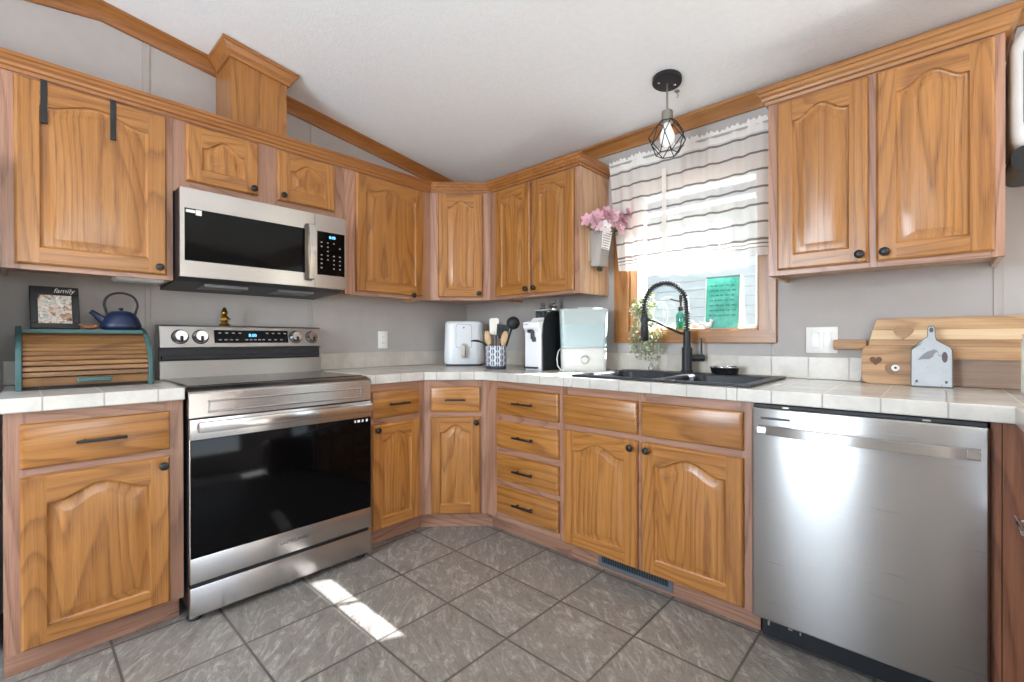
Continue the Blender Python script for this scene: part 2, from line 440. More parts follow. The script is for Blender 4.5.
for a, b, c, d in ((fx0, fx0+.045, WZ0+.01, WZ1-.01), (fx1-.028, fx1, WZ0+.01, WZ1-.01), (fx0, fx1, WZ0+.01, WZ0+.032), (fx0, fx1, WZ1-.045, WZ1-.01)):
    m.rbox(a, b, .07, .115, c, d, .004)
m.rbox(fx0+.04, fx1-.02, .08, .105, 1.545, 1.575, .004)
m.build('sash', WHV, win)
MB().box(fx0+.03, fx1-.02, .094, .097, WZ0+.02, WZ1-.03).build('pane', GLS, win)

# what stands outside the window
def siding():
    m = NT('grey_lap_siding')
    nz = m.noise(m.coord((.3, 1, 1)), 9, 3)
    m.set(Base_Color=m.mix(nz, lin('A3A69E'), lin('AEB1A8')), Roughness=.6)
    return m.m
m = MB(); lap = .115; y0 = 3.5; pts = [(y0+.2, 0)]
k = 0
while k*lap < 2.75: pts += [(y0-.018, k*lap), (y0, (k+1)*lap)]; k += 1
pts += [(y0+.2, k*lap)]
m.prism(pts, -7, 6, 'x'); nb = m.build('neighbour_house_wall', siding()); nb['kind'] = 'structure'
m = MB(); m.prism([(y0-.35, 2.72), (y0-.35, 2.86), (y0+2.6, 4.2), (y0+2.6, 4.06)], -7, 6, 'x'); o = m.build('neighbour_house_roof', plain('roof_shingle', '6B6864', .9)); o['kind'] = 'structure'
o = MB().box(-9, 9, .12, 9, -.62, -.55).build('ground_outside', plain('dry_lawn', '6E6856', .95)); o['kind'] = 'structure'
o = MB().box(-.3, XR+.3, .12, .36, 2.12, 2.26).build('roof_eave', WHV); o['kind'] = 'structure'

# ------------------------------------------------------------------ cabinet parts
def smooth01(t): return t*t*(3-2*t)
def add_door(parent, x0, x1, z0, z1, y=0, arch=None, th=.019, knob=None, name='door', stile=None):
    w, h = x1-x0, z1-z0
    st = stile or min(.058, w*.19)
    if arch is None: arch = .042
    NA, NS = 22, 5
    xa, xb = x0+st, x1-st
    def outline(i, opening):
        # bottom rail L->R, right stile up, top rail R->L (arched), left stile down; rails butt against the stiles
        if opening: a0, a1, b0, bt = xa+i, xb-i, z0+st+i, z1-st-arch+.012-i; l0, l1 = a0, a1
        else: a0, a1, b0, bt = x0+i, x1-i, z0+i, z1-i; l0, l1 = xa, xb
        P = [(l0+(l1-l0)*k/NS, b0) for k in range(NS+1)]
        P += [(a1, b0+(bt-b0)*k/NS) for k in range(NS+1)]
        for k in range(NA+1):
            u = k/NA; s = abs(2*u-1); e = 0
            if opening and s < .86: e = arch*(.5+.5*math.cos(PI*s/.86))**.85
            P.append((l1+(l0-l1)*u, bt+e))
        P += [(a0, bt+(b0-bt)*k/NS) for k in range(NS+1)]
        return P
    prof = [(0, 0, 0), (0, -.012, 0), (.0035, -.0165, 0), (.007, -th, 0), (0, -th, 1), (.003, -th+.0055, 1), (.007, -th+.008, 1), (.012, -th+.0085, 1), (.036, -th+.0005, 1), (.039, -th, 1)]
    rs = []
    for i, d, op in prof: rs.append([(a, y+d, b) for a, b in outline(i, op)])
    m = MB(); n = len(rs[0]); vs = [p for r in rs for p in r]
    m.add(vs, [])
    for k in range(len(rs)-1):
        for i in range(n):
            j = (i+1) % n
            horiz = (i < NS or (2*NS+2 <= i < 2*NS+2+NA)) and k < 6
            m.f.append((k*n+i, k*n+j, (k+1)*n+j, (k+1)*n+i)); m.m.append(1 if horiz else 0)
    m.f.append(tuple((len(rs)-1)*n+i for i in range(n))); m.m.append(0)
    m.f.append(tuple(range(n-1, -1, -1))); m.m.append(0)
    m.weld = True
    d = m.build(name, [OV, OH], parent, smooth=28)
    if knob: add_knob(d, knob[0], y-th, knob[1])
    return d
def add_knob(parent, x, y, z):
    m = MB(); m.lathe([(.0055, 0), (.0055, -.008), (.009, -.012), (.0145, -.016), (.0155, -.021), (.013, -.026), (.006, -.0285)], (x, y, z), 18, 'y')
    return m.build('knob', BLK, parent, smooth=50)
def add_drawer(parent, x0, x1, z0, z1, y=0, pull=True, name='drawer', th=.019, pw=.135):
    m = MB(); e = .012
    pr = [(0, 0), (0, -.011), (.003, -.0155), (e, -th)]
    m.mi = 0
    m.rings([[(x0+i, y+d, z0+i), (x1-i, y+d, z0+i), (x1-i, y+d, z1-i), (x0+i, y+d, z1-i)] for i, d in pr])
    d = m.build(name, OH, parent, smooth=25)
    if pull: add_pull(d, (x0+x1)/2, y-th, (z0+z1)/2, pw)
    return d
def add_pull(parent, x, y, z, w=.13):
    m = MB(); m.rbox(x-w/2, x+w/2, y-.034, y-.024, z-.005, z+.005, .0025)
    for s in (-1, 1): m.tube([(x+s*w*.33, y, z), (x+s*w*.33, y-.028, z)], .0042, 8)
    return m.build('pull_handle', BLK, parent, smooth=40)
def face_frame(parent, w, z0, z1, stiles):
    m = MB(); m.mi = 1; m.box(0, w, .0006, .019, z0, z1); m.mi = 0
    for a, b in stiles: m.box(a, b, 0, .0185, z0, z1)
    return m.build('face_frame', [FV, FH], parent)
BZ0, BZ1 = .10, .8595
def base_cab(label, loc, rot, w, stiles, toe=True, depth=.605, plan=None, hollow=False):
    t = thing('base_cabinet', label, 'cabinet', loc, rot)
    face_frame(t, w, BZ0, BZ1, stiles)
    m = MB()
    if plan: m.prism(plan, BZ0+.002, BZ1-.001, 'z')
    elif hollow:
        m.box(.0005, .018, .019, depth, BZ0+.002, BZ1-.001); m.box(w-.018, w-.0005, .019, depth, BZ0+.002, BZ1-.001)
        m.box(.018, w-.018, .019, depth, BZ0+.002, BZ0+.02); m.box(.018, w-.018, depth-.01, depth, BZ0+.02, BZ1-.001)
    else: m.box(.0005, w-.0005, .019, depth, BZ0+.002, BZ1-.001)
    m.build('carcass', FV, t)
    if toe is not None:
        ta, tb = toe if isinstance(toe, tuple) else (0, w)
        MB().box(ta, tb, .075, .09, 0, BZ0+.002).build('toe_kick', FH, t)
    return t
D = .6105
kz = .622
def to_local(o, pts, inset):
    # plan points of a corner unit in its own frame (turned 45 degrees); the first two, on the face, step back behind the face frame
    out = []
    for k, (x, y) in enumerate(pts):
        dx, dy = x-o[0], y-o[1]; c_ = math.sqrt(.5)
        lx, ly = c_*(dx+dy), c_*(dy-dx)
        out.append((lx, ly))
    (ax, ay), (bx, by) = out[0], out[1]
    return [(ax-.019, .0192), (bx+.019, .0192)]+out[2:]
# left of the range
c = base_cab('honey oak base cabinet with one drawer, left of the steel range', (D, -2.446, 0), PI/2, .462, [(0, .05), (.405, .462)])
add_drawer(c, .036, .418, .679, .821, pw=.13)
add_door(c, .036, .418, .106, .652, knob=(.397, kz), arch=.043)
# right of the range
c = base_cab('narrow oak base cabinet between the steel range and the corner', (D, -1.206, 0), PI/2, .346, [(0, .03), (.295, .346)], toe=(0, .40))
add_drawer(c, .018, .307, .679, .821, pw=.125)
add_door(c, .018, .307, .106, .652, knob=(.04, kz), arch=.043)
# diagonal corner
L = .3528
c = base_cab('diagonal oak corner base cabinet under the utensil crock', (D, -.86, 0), PI/4, L, [(0, .05), (L-.05, L)], toe=None,
             plan=to_local((D, -.86), [(D+.0005, -.8585), (.8585, -D-.0005), (.8585, -.006), (.006, -.006), (.006, -.8585)], .027))
MB().box(-.035, L+.035, .075, .09, 0, BZ0+.002).build('toe_kick', FH, c)
add_drawer(c, .041, .318, .679, .821, pw=.115)
add_door(c, .041, .318, .106, .652, knob=(.298, kz), arch=.043)
# drawer stack
c = base_cab('oak base cabinet with a stack of four drawers', (.86, -D, 0), 0, .534, [(0, .09), (.515, .534)], toe=(-.03, .534))
for a, b in ((.679, .821), (.498, .642), (.320, .463), (.139, .292)): add_drawer(c, .094, .517, a, b, pw=.137)
# sink base
c = base_cab('wide two door oak base cabinet under the black sink', (1.394, -D, 0), 0, .853, [(0, .03), (.39, .435), (.81, .853)], toe=(0, .856), hollow=True)
add_drawer(c, .016, .402, .679, .821, pull=False, name='false_front'); add_drawer(c, .420, .8205, .679, .821, pull=False, name='false_front')
add_door(c, .016, .402, .106, .652, knob=(.378, kz), arch=.043); add_door(c, .420, .8205, .106, .652, knob=(.452, kz), arch=.043)
# right corner filler and the run that turns towards the viewer
c = thing('base_cabinet', 'oak corner base cabinet to the right of the dishwasher with a bar handle', 'cabinet', (2.838, -D, 0))
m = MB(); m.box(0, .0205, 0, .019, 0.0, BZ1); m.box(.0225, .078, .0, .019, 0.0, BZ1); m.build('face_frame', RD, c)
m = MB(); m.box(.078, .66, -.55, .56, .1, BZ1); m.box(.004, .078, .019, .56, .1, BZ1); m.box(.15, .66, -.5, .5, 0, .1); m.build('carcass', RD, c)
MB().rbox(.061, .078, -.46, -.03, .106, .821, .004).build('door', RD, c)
m = MB(); hz = .632; m.tube([(.040, -.22, hz), (.040, -.085, hz)], .0055, 10)
for yy in (-.19, -.115): m.tube([(.061, yy, hz), (.040, yy, hz)], .004, 8)
m.build('bar_handle', CHR, c, smooth=40)
# floor register in the toe kick
t = thing('floor_register', 'grey slotted heating register in the toe kick under the sink', 'vent', (1.55, -.536, 0))
m = MB(); m.rbox(0, .365, -.004, .0, .012, .032, .001, 1); m.rbox(0, .365, -.004, .0, .085, .098, .001, 1); m.rbox(0, .02, -.004, 0, .03, .09, .001, 1); m.rbox(.345, .365, -.004, 0, .03, .09, .001, 1)
m.build('register_frame', plain('register_grey', '6D757C', .5, .3), t)
m = MB()
for i in range(27): m.box(.024+i*.012, .029+i*.012, -.003, -.001, .031, .087)
m.build('grille', plain('register_slats', '4E5860', .5, .3), t)
MB().box(.018, .347, -.0008, .0, .03, .088).build('backing', BLM, t)

# ------------------------------------------------------------------ upper cabinets
U = .305; UZ0, UZ1 = 1.345, 2.075
def upper_cab(label, loc, rot, w, stiles, z0=UZ0, plan=None, depth=.303, end_panel=False):
    t = thing('wall_cabinet', label, 'cabinet', loc, rot)
    face_frame(t, w, z0, UZ1, stiles)
    m = MB()
    if plan: m.prism(plan, z0+.018, UZ1-.001, 'z')
    else:
        m.box(.0005, w-.0005, .019, depth, z0+.02, UZ1-.001)
        m.box(.0005, .014, .019, depth, z0, z0+.02); m.box(w-.014, w-.0005, .019, depth, z0, z0+.02)
    m.build('carcass', LIT, t)
    if end_panel: MB().box(w+.0002, w+.003, .002, depth, z0, UZ1-.028).build('end_panel', LIT, t)
    return t
kz = 1.393; DZ0, DZ1 = 1.364, 2.039
c = upper_cab('short oak wall cabinet cut off at the far left edge', (U, -3.20, 0), PI/2, .745, [(0, .05), (.69, .745)], z0=1.755)
add_door(c, .04, .36, 1.775, DZ1, arch=.04); add_door(c, .38, .70, 1.775, DZ1, arch=.04)
c = upper_cab('large oak wall cabinet with two black hooks over its door', (U, -2.454, 0), PI/2, .498, [(0, .05), (.455, .498)])
big = add_door(c, .034, .474, DZ0, DZ1, knob=(.447, kz), arch=.040, stile=.062)
c = upper_cab('short two door oak wall cabinet above the microwave', (U, -1.955, 0), PI/2, .783, [(0, .06), (.325, .435), (.71, .783)], z0=1.735)
add_door(c, .045, .336, 1.787, DZ1, knob=(.312, 1.811), arch=.045, stile=.058); add_door(c, .425, .7235, 1.787, DZ1, knob=(.448, 1.811), arch=.045, stile=.058)
c = upper_cab('single door oak wall cabinet to the right of the microwave', (U, -1.171, 0), PI/2, .588, [(0, .07), (.515, .588)])
add_door(c, .063, .526, DZ0, DZ1, knob=(.438, kz-.03), arch=.043, stile=.06)
L = .3896
c = upper_cab('diagonal oak corner wall cabinet above the air fryer', (U, -.5805, 0), PI/4, L, [(0, .06), (L-.06, L)],
              plan=to_local((U, -.5805), [(U+.0005, -.579), (.580, -U-.0005), (.580, -.004), (.004, -.004), (.004, -.579)], .027))
add_door(c, .052, .343, DZ0, DZ1, knob=(.318, kz-.005), arch=.043, stile=.058)
c = upper_cab('two door oak wall cabinet with a flower pocket on its side', (.5815, -U, 0), 0, .7035, [(0, .06), (.35, .38), (.665, .7035)], end_panel=True)
add_door(c, .060, .356, DZ0, DZ1, knob=(.332, kz), arch=.043); add_door(c, .375, .674, DZ0, DZ1, knob=(.398, kz), arch=.043)
c = upper_cab('two door oak wall cabinet to the right of the window', (2.222, -U, 0), 0, .667, [(0, .04), (.325, .36), (.635, .667)])
add_door(c, .034, .327, DZ0, DZ1, knob=(.303, kz), arch=.043); add_door(c, .350, .643, DZ0, DZ1, knob=(.374, kz), arch=.043)
# black over-door hooks on the large cabinet door
for i, yy in enumerate((-2.346, -2.153)):
    t = thing('door_hook', ('black over-door hook strap on the big cabinet door, farther from the microwave', 'black over-door hook strap on the big cabinet door, nearer the microwave')[i], 'hook', (.3245, yy, 0), 0, 'over-door hook straps')
    m = MB(); m.rbox(0, .0025, -.009, .009, 1.882, 2.043, .001, 1); m.box(-.016, .0025, -.009, .009, 2.0395, 2.042); m.build('strap', BLP, t)
    MB().rbox(.0025, .012, -.009, .009, 1.882, 1.889, .001, 1).build('hook_lip', BLP, t)
# crown on top of the wall cabinets
UC = [(0, 2.048), (.008, 2.048), (.010, 2.060), (.018, 2.064), (.020, 2.074), (.027, 2.082), (.028, 2.092), (.034, 2.096), (.034, 2.108), (0, 2.108)]
struct(MB().sweep([(U, -3.20), (U, -.5805), (.5815, -U), (1.285, -U), (1.285, -.002)], UC).build('trim_12', TY))
struct(MB().sweep([(2.222, -.002), (2.222, -U), (2.889, -U), (2.889, -.002)], UC).build('trim_13', TX))
# boxed vent chase from the cabinets up to the ceiling
t = thing('vent_chase', 'oak boxed vent chase rising from the cabinets to the ceiling', 'vent cover', (0, 0, 0))
m = MB(); ya, yb, xf = -1.716, -1.460, .25
m.prism([(.002, ya), (xf, ya), (xf, yb), (.002, yb)], 2.076, zc(yb)-.004, 'z'); m.prism([(ya, zc(yb)-.005), (yb, zc(yb)-.005), (ya, zc(ya)-.004)], .002, xf, 'x')
m.build('panel', OV, t)
CC = [(0, -.004), (.047, -.004), (.047, -.016), (.039, -.022), (.026, -.042), (.014, -.056), (.010, -.068), (0, -.068)]
MB().sweep([(.05, ya), (xf, ya), (xf, yb), (.05, yb)], CC, lambda x, y: zc(y)).build('crown', TY, t)
# under-cabinet light
t = thing('under_cabinet_light', 'white light bar under the large wall cabinet', 'light', (.14, -2.05, 1.364))
MB().rbox(-.06, .06, -.085, .085, -.019, .0, .006).build('housing', WHP, t)
MB().rbox(-.045, .045, -.075, .075, -.022, -.018, .003).build('diffuser', LGP, t)

# ------------------------------------------------------------------ counters and splashbacks
def ctop(name, label, polys):
    m = MB()
    for p in polys: m.prism(p, .8605, .907, 'z')
    bm = None
    o = m.build(name, CTR, None, bevel=.004); return tag(o, label, 'countertop')
E_ = .645
ctop('countertop', 'short white tiled countertop under the roll-top bread box', [[(.002, -2.455), (E_, -2.455), (E_, -1.984), (.002, -1.984)]])
SX0, SX1, SY0, SY1 = 1.47, 2.20, -.565, -.14
dg = .8746
ctop('countertop', 'long white tiled countertop running round the corner past the sink',
     [[(.002, -1.207), (E_, -1.207), (E_, -dg), (dg, -E_), (SX0, -E_), (SX0, -.002), (.002, -.002)],
      [(SX0, -E_), (SX1, -E_), (SX1, SY0), (SX0, SY0)], [(SX0, SY1), (SX1, SY1), (SX1, -.002), (SX0, -.002)],
      [(SX1, -E_), (2.880, -E_), (2.8805, -.70), (2.8805, -1.17), (3.51, -1.17), (3.51, -.002), (SX1, -.002)]])
def splash(name, label, boxes):
    m = MB()
    for b in boxes: m.box(*b)
    return tag(m.build(name, SPL, None, bevel=.002), label, 'backsplash')
splash('tile_backsplash', 'low beige tile backsplash behind the bread box', [(.0045, .014, -2.455, -1.984, .908, 1.004)])
splash('tile_backsplash', 'low beige tile backsplash between the range and the corner', [(.0045, .014, -1.205, -.016, .908, 1.006)])
splash('tile_backsplash', 'long low beige tile backsplash behind the sink', [(.016, 3.2, -.014, -.0045, .908, 1.006)])

# ------------------------------------------------------------------ range
def make_range():
    t = thing('range', 'stainless steel electric range with a black glass oven door', 'stove', (.66, -1.977, 0), PI/2)
    W = .760
    m = MB(); m.box(.003, W-.003, .03, .64, .055, .884); m.build('body', plain('range_side', '1D1D20', .4, .3), t)
    # apron with a recessed rectangle
    m = MB()
    prof = [(.03, .787), (0, .787), (0, .882), (.006, .888), (.05, .905), (.05, .884)]
    m.prism(prof, 0, W, 'x')
    m.build('front_apron', ST, t, bevel=.002)
    m = MB(); x0, x1, z0, z1 = .063, .711, .804, .852
    for a, b, c, d in ((x0, x1, z0, z0+.007), (x0, x1, z1-.006, z1), (x0, x0+.007, z0, z1), (x1-.007, x1, z0, z1)): m.rbox(a, b, -.006, .001, c, d, .002, 1)
    m.build('apron_bead', CHR, t)
    # door
    dr = MB(); dr.rbox(.002, W-.002, -.004, .03, .158, .255, .003); dr.rbox(.002, W-.002, -.004, .03, .703, .783, .003); dr.rbox(.002, .008, -.003, .03, .25, .71, .001, 1); dr.rbox(W-.008, W-.002, -.003, .03, .25, .71, .001, 1)
    d = dr.build('oven_door', ST, t, smooth=30)
    MB().rbox(.004, W-.004, -.006, .028, .254, .705, .003).build('door_glass', BLG, d, smooth=30)
    m = MB(); m.rbox(.02, W-.02, -.058, -.044, .738, .778, .005)
    for x in (.05, W-.05): m.rbox(x-.014, x+.014, -.046, -.002, .748, .77, .003)
    m.build('door_handle', STH, d, smooth=40)
    text('brand_lettering', 'SAMSUNG', .022, plain('logo_grey', '4A4A4C', .4), d, (.385, -.0043, .209), sx=1.25)
    m = MB()
    for i, (a, b) in enumerate(((.668, .676), (.684, .697), (.706, .716), (.728, .738))): m.box(a, b, -.0066, -.0058, .684, .696)
    m.build('door_sticker', WHP, d)
    # drawer
    MB().rbox(.002, W-.002, -.004, .03, .032, .143, .003).build('drawer', ST, t, smooth=30)
    MB().box(.01, W-.01, .012, .03, .143, .158).build('drawer_gap', BLM, t)
    for x in (.03, W-.03):
        for y in (.06, .58):
            m = MB(); m.lathe([(.026, 0), (.028, .006), (.024, .014), (.014, .016), (.014, .024), (.018, .026), (.018, .034), (.012, .036), (.012, .056)], (x, y, 0), 14); m.build('foot', BLP, t, smooth=35)
    # cooktop
    m = MB(); m.box(0, W, .05, .56, .884, .9045); m.build('cooktop_rim', ST2, t, bevel=.002)
    g = MB().rbox(.012, W-.012, .058, .55, .9035, .908, .002, 1).build('cooktop_glass', BLG, t)
    m = MB()
    for x, y, r in ((.2, .19, .105), (.56, .19, .105), (.2, .43, .075), (.56, .43, .075), (.38, .43, .05)):
        rs = []
        for rr in (r-.002, r): rs.append([(x+rr*math.cos(2*PI*i/32), y+rr*math.sin(2*PI*i/32), .9083) for i in range(32)])
        m.rings(rs, False, False)
    m.build('burner_ring', plain('burner_grey', '55565A', .4), g)
    # backguard
    bg = MB(); bg.prism([(.64, .905), (.545, .905), (.548, .988), (.575, .99), (.575, 1.046), (.536, 1.052), (.556, 1.152), (.564, 1.158), (.64, 1.158)], .004, W-.004, 'x')
    b = bg.build('backguard', ST2, t, bevel=.002)
    MB().box(.006, W-.006, .563, .576, .989, 1.047).build('vent_recess', BLM, b)
    MB().rbox(.012, W-.012, .545, .565, .992, 1.014, .003).build('vent_louver', BLP, b)
    bgm = lambda z: .536+.2*(z-1.052)-.0005
    m = MB(); z0, z1 = 1.072, 1.136; m.prism([(bgm(z0)-.0015, z0), (bgm(z1)-.0015, z1), (bgm(z1)+.004, z1), (bgm(z0)+.004, z0)], .222, .572, 'x'); dp = m.build('display', BLG, b)
    rx = PI/2-math.atan(.2)
    text('clock_digits', '8:00', .022, LED, dp, (.395, bgm(1.11)-.003, 1.11), (rx, 0, 0))
    lab = plain('panel_print', '8C8C90', .5)
    for zz, xs in ((1.122, (.24, .27, .30, .33, .46, .49, .52, .55)), (1.088, (.24, .265, .29, .315, .36, .38, .40, .42, .44, .47, .50, .53))):
        for x in xs:
            m = MB(); m.prism([(bgm(zz-.003)-.0022, zz-.003), (bgm(zz+.003)-.0022, zz+.003), (bgm(zz)+.001, zz)], x, x+.013, 'x'); m.build('button', lab, dp)
    for x in (.083, .165, .612, .702):
        k = MB(); k.xf = Matrix.Translation((x, bgm(1.102), 1.102)) @ Matrix.Rotation(-math.atan(.2), 4, 'X')
        k.lathe([(.032, 0), (.032, -.004), (.029, -.008), (.027, -.026), (.024, -.031)], (0, 0, 0), 28, 'y'); kn = k.build('knob', CHR, b, smooth=40)
        q = MB(); q.xf = k.xf; q.lathe([(.035, .0005), (.035, -.0015)], (0, 0, 0), 28, 'y'); q.build('knob_ring', BLP, kn, smooth=40)
        q = MB(); q.xf = k.xf; q.rbox(-.006, .006, -.037, -.028, -.026, -.002, .003); q.build('knob_grip', BLP, kn, smooth=40)
make_range()

# ------------------------------------------------------------------ microwave
def make_microwave():
    t = thing('microwave', 'stainless over-the-range microwave with a bowed handle', 'microwave', (.40, -1.954, 0), PI/2)
    W = .740; z0, z1 = 1.357, 1.733
    m = MB(); m.prism([(.02, z0), (.02, z1), (.397, z1), (.397, 1.327), (.09, z0-.012)], .004, W-.002, 'x'); m.build('body', BLM, t)
    xd = .573
    m = MB(); a, b, c, d = .020, .523, 1.425, 1.648
    for q in ((.004, a, z0, z1), (b, xd-.001, z0, z1), (a, b, z0, c), (a, b, d, z1)): m.box(q[0], q[1], 0, .022, q[2], q[3])
    dr = m.build('door', ST, t)
    MB().rbox(a-.001, b+.001, .0005, .02, c-.001, d+.001, .001, 1).build('door_window', BLG, dr)
    m = MB(); m.box(.025, .058, -.0006, .001, 1.630, 1.642); m.box(.06, .082, -.0006, .001, 1.622, 1.645); st = m.build('door_sticker', WHP, dr)
    m = MB(); path = [(.540, -.002, 1.385), (.543, -.03, 1.392)]
    for i in range(13):
        u = i/12; path.append((.544, -.034-.014*math.sin(PI*u), 1.395+u*.27))
    path += [(.543, -.03, 1.668), (.540, -.002, 1.675)]
    rs = []
    for i, p in enumerate(path):
        wv = .014 if 0 < i < len(path)-1 else .012
        rs.append([(p[0]-wv, p[1], p[2]), (p[0]+wv, p[1], p[2]), (p[0]+wv*.8, p[1]+.012, p[2]), (p[0]-wv*.8, p[1]+.012, p[2])])
    m.rings(rs); m.build('handle', STH, dr, smooth=40)
    m = MB(); e, f = .585, .733
    for q in ((xd+.001, e, z0, z1), (f, W, z0, z1), (e, f, z0, 1.423), (e, f, 1.648, z1)): m.box(q[0], q[1], 0, .022, q[2], q[3])
    cp = m.build('control_panel', ST, t)
    MB().rbox(e-.001, f+.001, .0005, .02, 1.422, 1.649, .001, 1).build('keypad', BLG, cp)
    text('clock_digits', '8:00', .020, LED, cp, (.665, -.0006, 1.622), extrude=.0002)
    kp = plain('keypad_print', '9A9A9C', .5)
    for r in range(7):
        for q in range(4):
            if random.random() < .12: continue
            x = .608+q*.033; z = 1.592-r*.022
            MB().box(x-.004, x+.004, -.0004, .001, z-.003, z+.003).build('button', kp, cp)
    for x0, x1 in ((.12, .30), (.44, .62)):
        MB().box(x0, x1, .12, .26, 1.330, 1.347).build('grease_filter', plain('filter_grey', '77787A', .45, .7), t)
make_microwave()

# ------------------------------------------------------------------ dishwasher
def make_dishwasher():
    t = thing('dishwasher', 'stainless steel dishwasher with a bowed bar handle', 'dishwasher', (2.250, -.645, 0))
    W = .585
    MB().box(.004, W-.004, .02, .60, .10, .855).build('body', BLM, t)
    m = MB(); m.rbox(0, W, -.0, .03, .106, .845, .006, 3); d = m.build('door', DWS, t, smooth=35)
    MB().rbox(.004, W-.004, .004, .03, .845, .8585, .002, 1).build('control_strip', BLP, t)
    m = MB()
    for x in (.095, .45): m.box(x, x+.018, .002, .006, .848, .853)
    m.build('latch_mark', NIK, t)
    m = MB(); n = 20; rs = []
    for i in range(n+1):
        u = i/n; x = .024+u*.543; y = -.022-.026*math.sin(PI*u)
        rs.append([(x, y, .757), (x, y, .787), (x, y+.010, .789), (x, y+.010, .755)])
    m.rings(rs); m.box(.024, .05, -.028, 0, .762, .782); m.box(.541, .567, -.028, 0, .762, .782); m.build('handle', STH, d, smooth=40)
    m = MB(); m.rbox(.028, .118, -.002, .004, .806, .814, .001, 1); m.build('vent_slot', plain('slot_dark', '4A4A4A', .35, .8), d)
    MB().box(.012, W-.002, .085, .10, .004, .106).build('toe_panel', plain('dw_toe', '15181D', .42), t)
    m = MB(); m.box(.03, .036, .083, .086, .045, .075); m.box(.095, .108, .083, .086, .055, .060); m.box(.13, .134, .083, .086, .05, .06); m.build('toe_clip', NIK, t)
make_dishwasher()

# ------------------------------------------------------------------ sink and faucet
def make_sink():
    t = thing('sink', 'black composite drop-in double sink below the window', 'sink', (0, 0, .907))
    m = MB(); x0, x1, y0, y1 = 1.44, 2.236, -.60, -.062; h = .011; b = .055; mid = 1.86
    def bowl(a0, a1, c0, c1, zt=h, zb=-.19):
        rs = []
        for i, z in ((0, zt), (.006, zt-.006), (.012, zb+.03), (.03, zb+.004), (.06, zb)): rs.append([(p[0], p[1], z) for p in rrect(a0+i, a1-i, c0+i, c1-i, .05)])
        m.rings(rs, False, True)
    # deck round the bowls
    yb1 = y1-.10
    for q in ((x0, x1, y0, y0+.04), (x0, x1, yb1, y1), (x0, x0+.04, y0+.04, yb1), (x1-.04, x1, y0+.04, yb1), (mid-.02, mid+.02, y0+.04, yb1)): m.box(q[0], q[1], q[2], q[3], .0005, h)
    m.build('rim', SNK, t, bevel=.004)
    m = MB()
    for a0, a1 in ((x0+.036, mid-.016), (mid+.016, x1-.036)):
        bowl(a0, a1, y0+.036, yb1+.004, h-.001)
    m.build('basin', SNK, t, smooth=40)
    for x in (1.66, 2.03):
        MB().lathe([(.042, -.189), (.042, -.186), (.034, -.187), (.02, -.190)], (x, -.38, 0), 20).build('drain', NIK, t, smooth=40)
make_sink()
def make_faucet():
    t = thing('faucet', 'black spring-neck pull-down faucet behind the sink', 'faucet', (1.80, -.10, .9185))
    m = MB(); m.lathe([(.030, 0), (.030, .008), (.025, .012), (.025, .125), (.019, .128), (.0175, .21), (.014, .213)], (0, 0, 0), 22); m.build('body', BLM, t, smooth=40)
    # the neck arches towards the sink's left half
    dx, dy = Vector((-.80, -.60)).normalized()
    P = lambda d, z: (dx*d, dy*d, z)
    rad = .105; zt = .335
    path = [P(0, .205), P(0, .27)]
    arcp = [P(rad-rad*math.cos(R(a)), zt+rad*1.12*math.sin(R(a))) for a in range(0, 181, 6)]
    path += arcp; path += [P(2*rad, zt-.04)]
    m = MB(); m.tube(path, .0068, 10); m.build('hose', BLM, t, smooth=60)
    # spring coil round the hose
    pl = [Vector(p) for p in path]; ln = [0]
    for i in range(1, len(pl)): ln.append(ln[-1]+(pl[i]-pl[i-1]).length)
    def at(s):
        for i in range(1, len(pl)):
            if s <= ln[i]: u = (s-ln[i-1])/(ln[i]-ln[i-1]); return pl[i-1].lerp(pl[i], u), (pl[i]-pl[i-1]).normalized()
        return pl[-1], (pl[-1]-pl[-2]).normalized()
    side = Vector((-dy, dx, 0)); coil = []; turns = 40; N = turns*9
    for i in range(N+1):
        s = ln[-1]*i/N; p, tt = at(s); u = tt.cross(side).normalized(); a = 2*PI*turns*i/N
        coil.append(p+(side*math.cos(a)+u*math.sin(a))*.0125)
    MB().tube(coil, .0034, 6).build('spring', BLM, t, smooth=60)
    hx = 2*rad
    m = MB(); m.xf = Matrix.Translation(P(hx, 0)); m.lathe([(.012, .30), (.017, .292), (.017, .235), (.020, .232), (.021, .165), (.017, .160)], (0, 0, 0), 18); m.build('spray_head', BLM, t, smooth=40)
    m = MB()
    m.tube([P(.0, .195), P(.03, .198), P(.09, .225), P(.15, .258), P(.185, .268), P(hx-.02, .268)], .0066, 8); m.xf = Matrix.Translation(P(hx, 0)); m.lathe([(.022, .258), (.022, .278)], (0, 0, 0), 16); m.build('support_arm', BLM, t, smooth=50)
    sx, sy = .734, .679
    m = MB(); m.tube([(sx*.018, sy*.018, .072), (sx*.085, sy*.085, .072)], .018, 14); m.tube([(sx*.075, sy*.075, .08), (sx*.073, sy*.073, .175)], [.0055, .0045], 8); m.build('lever', BLM, t, smooth=45)
make_faucet()

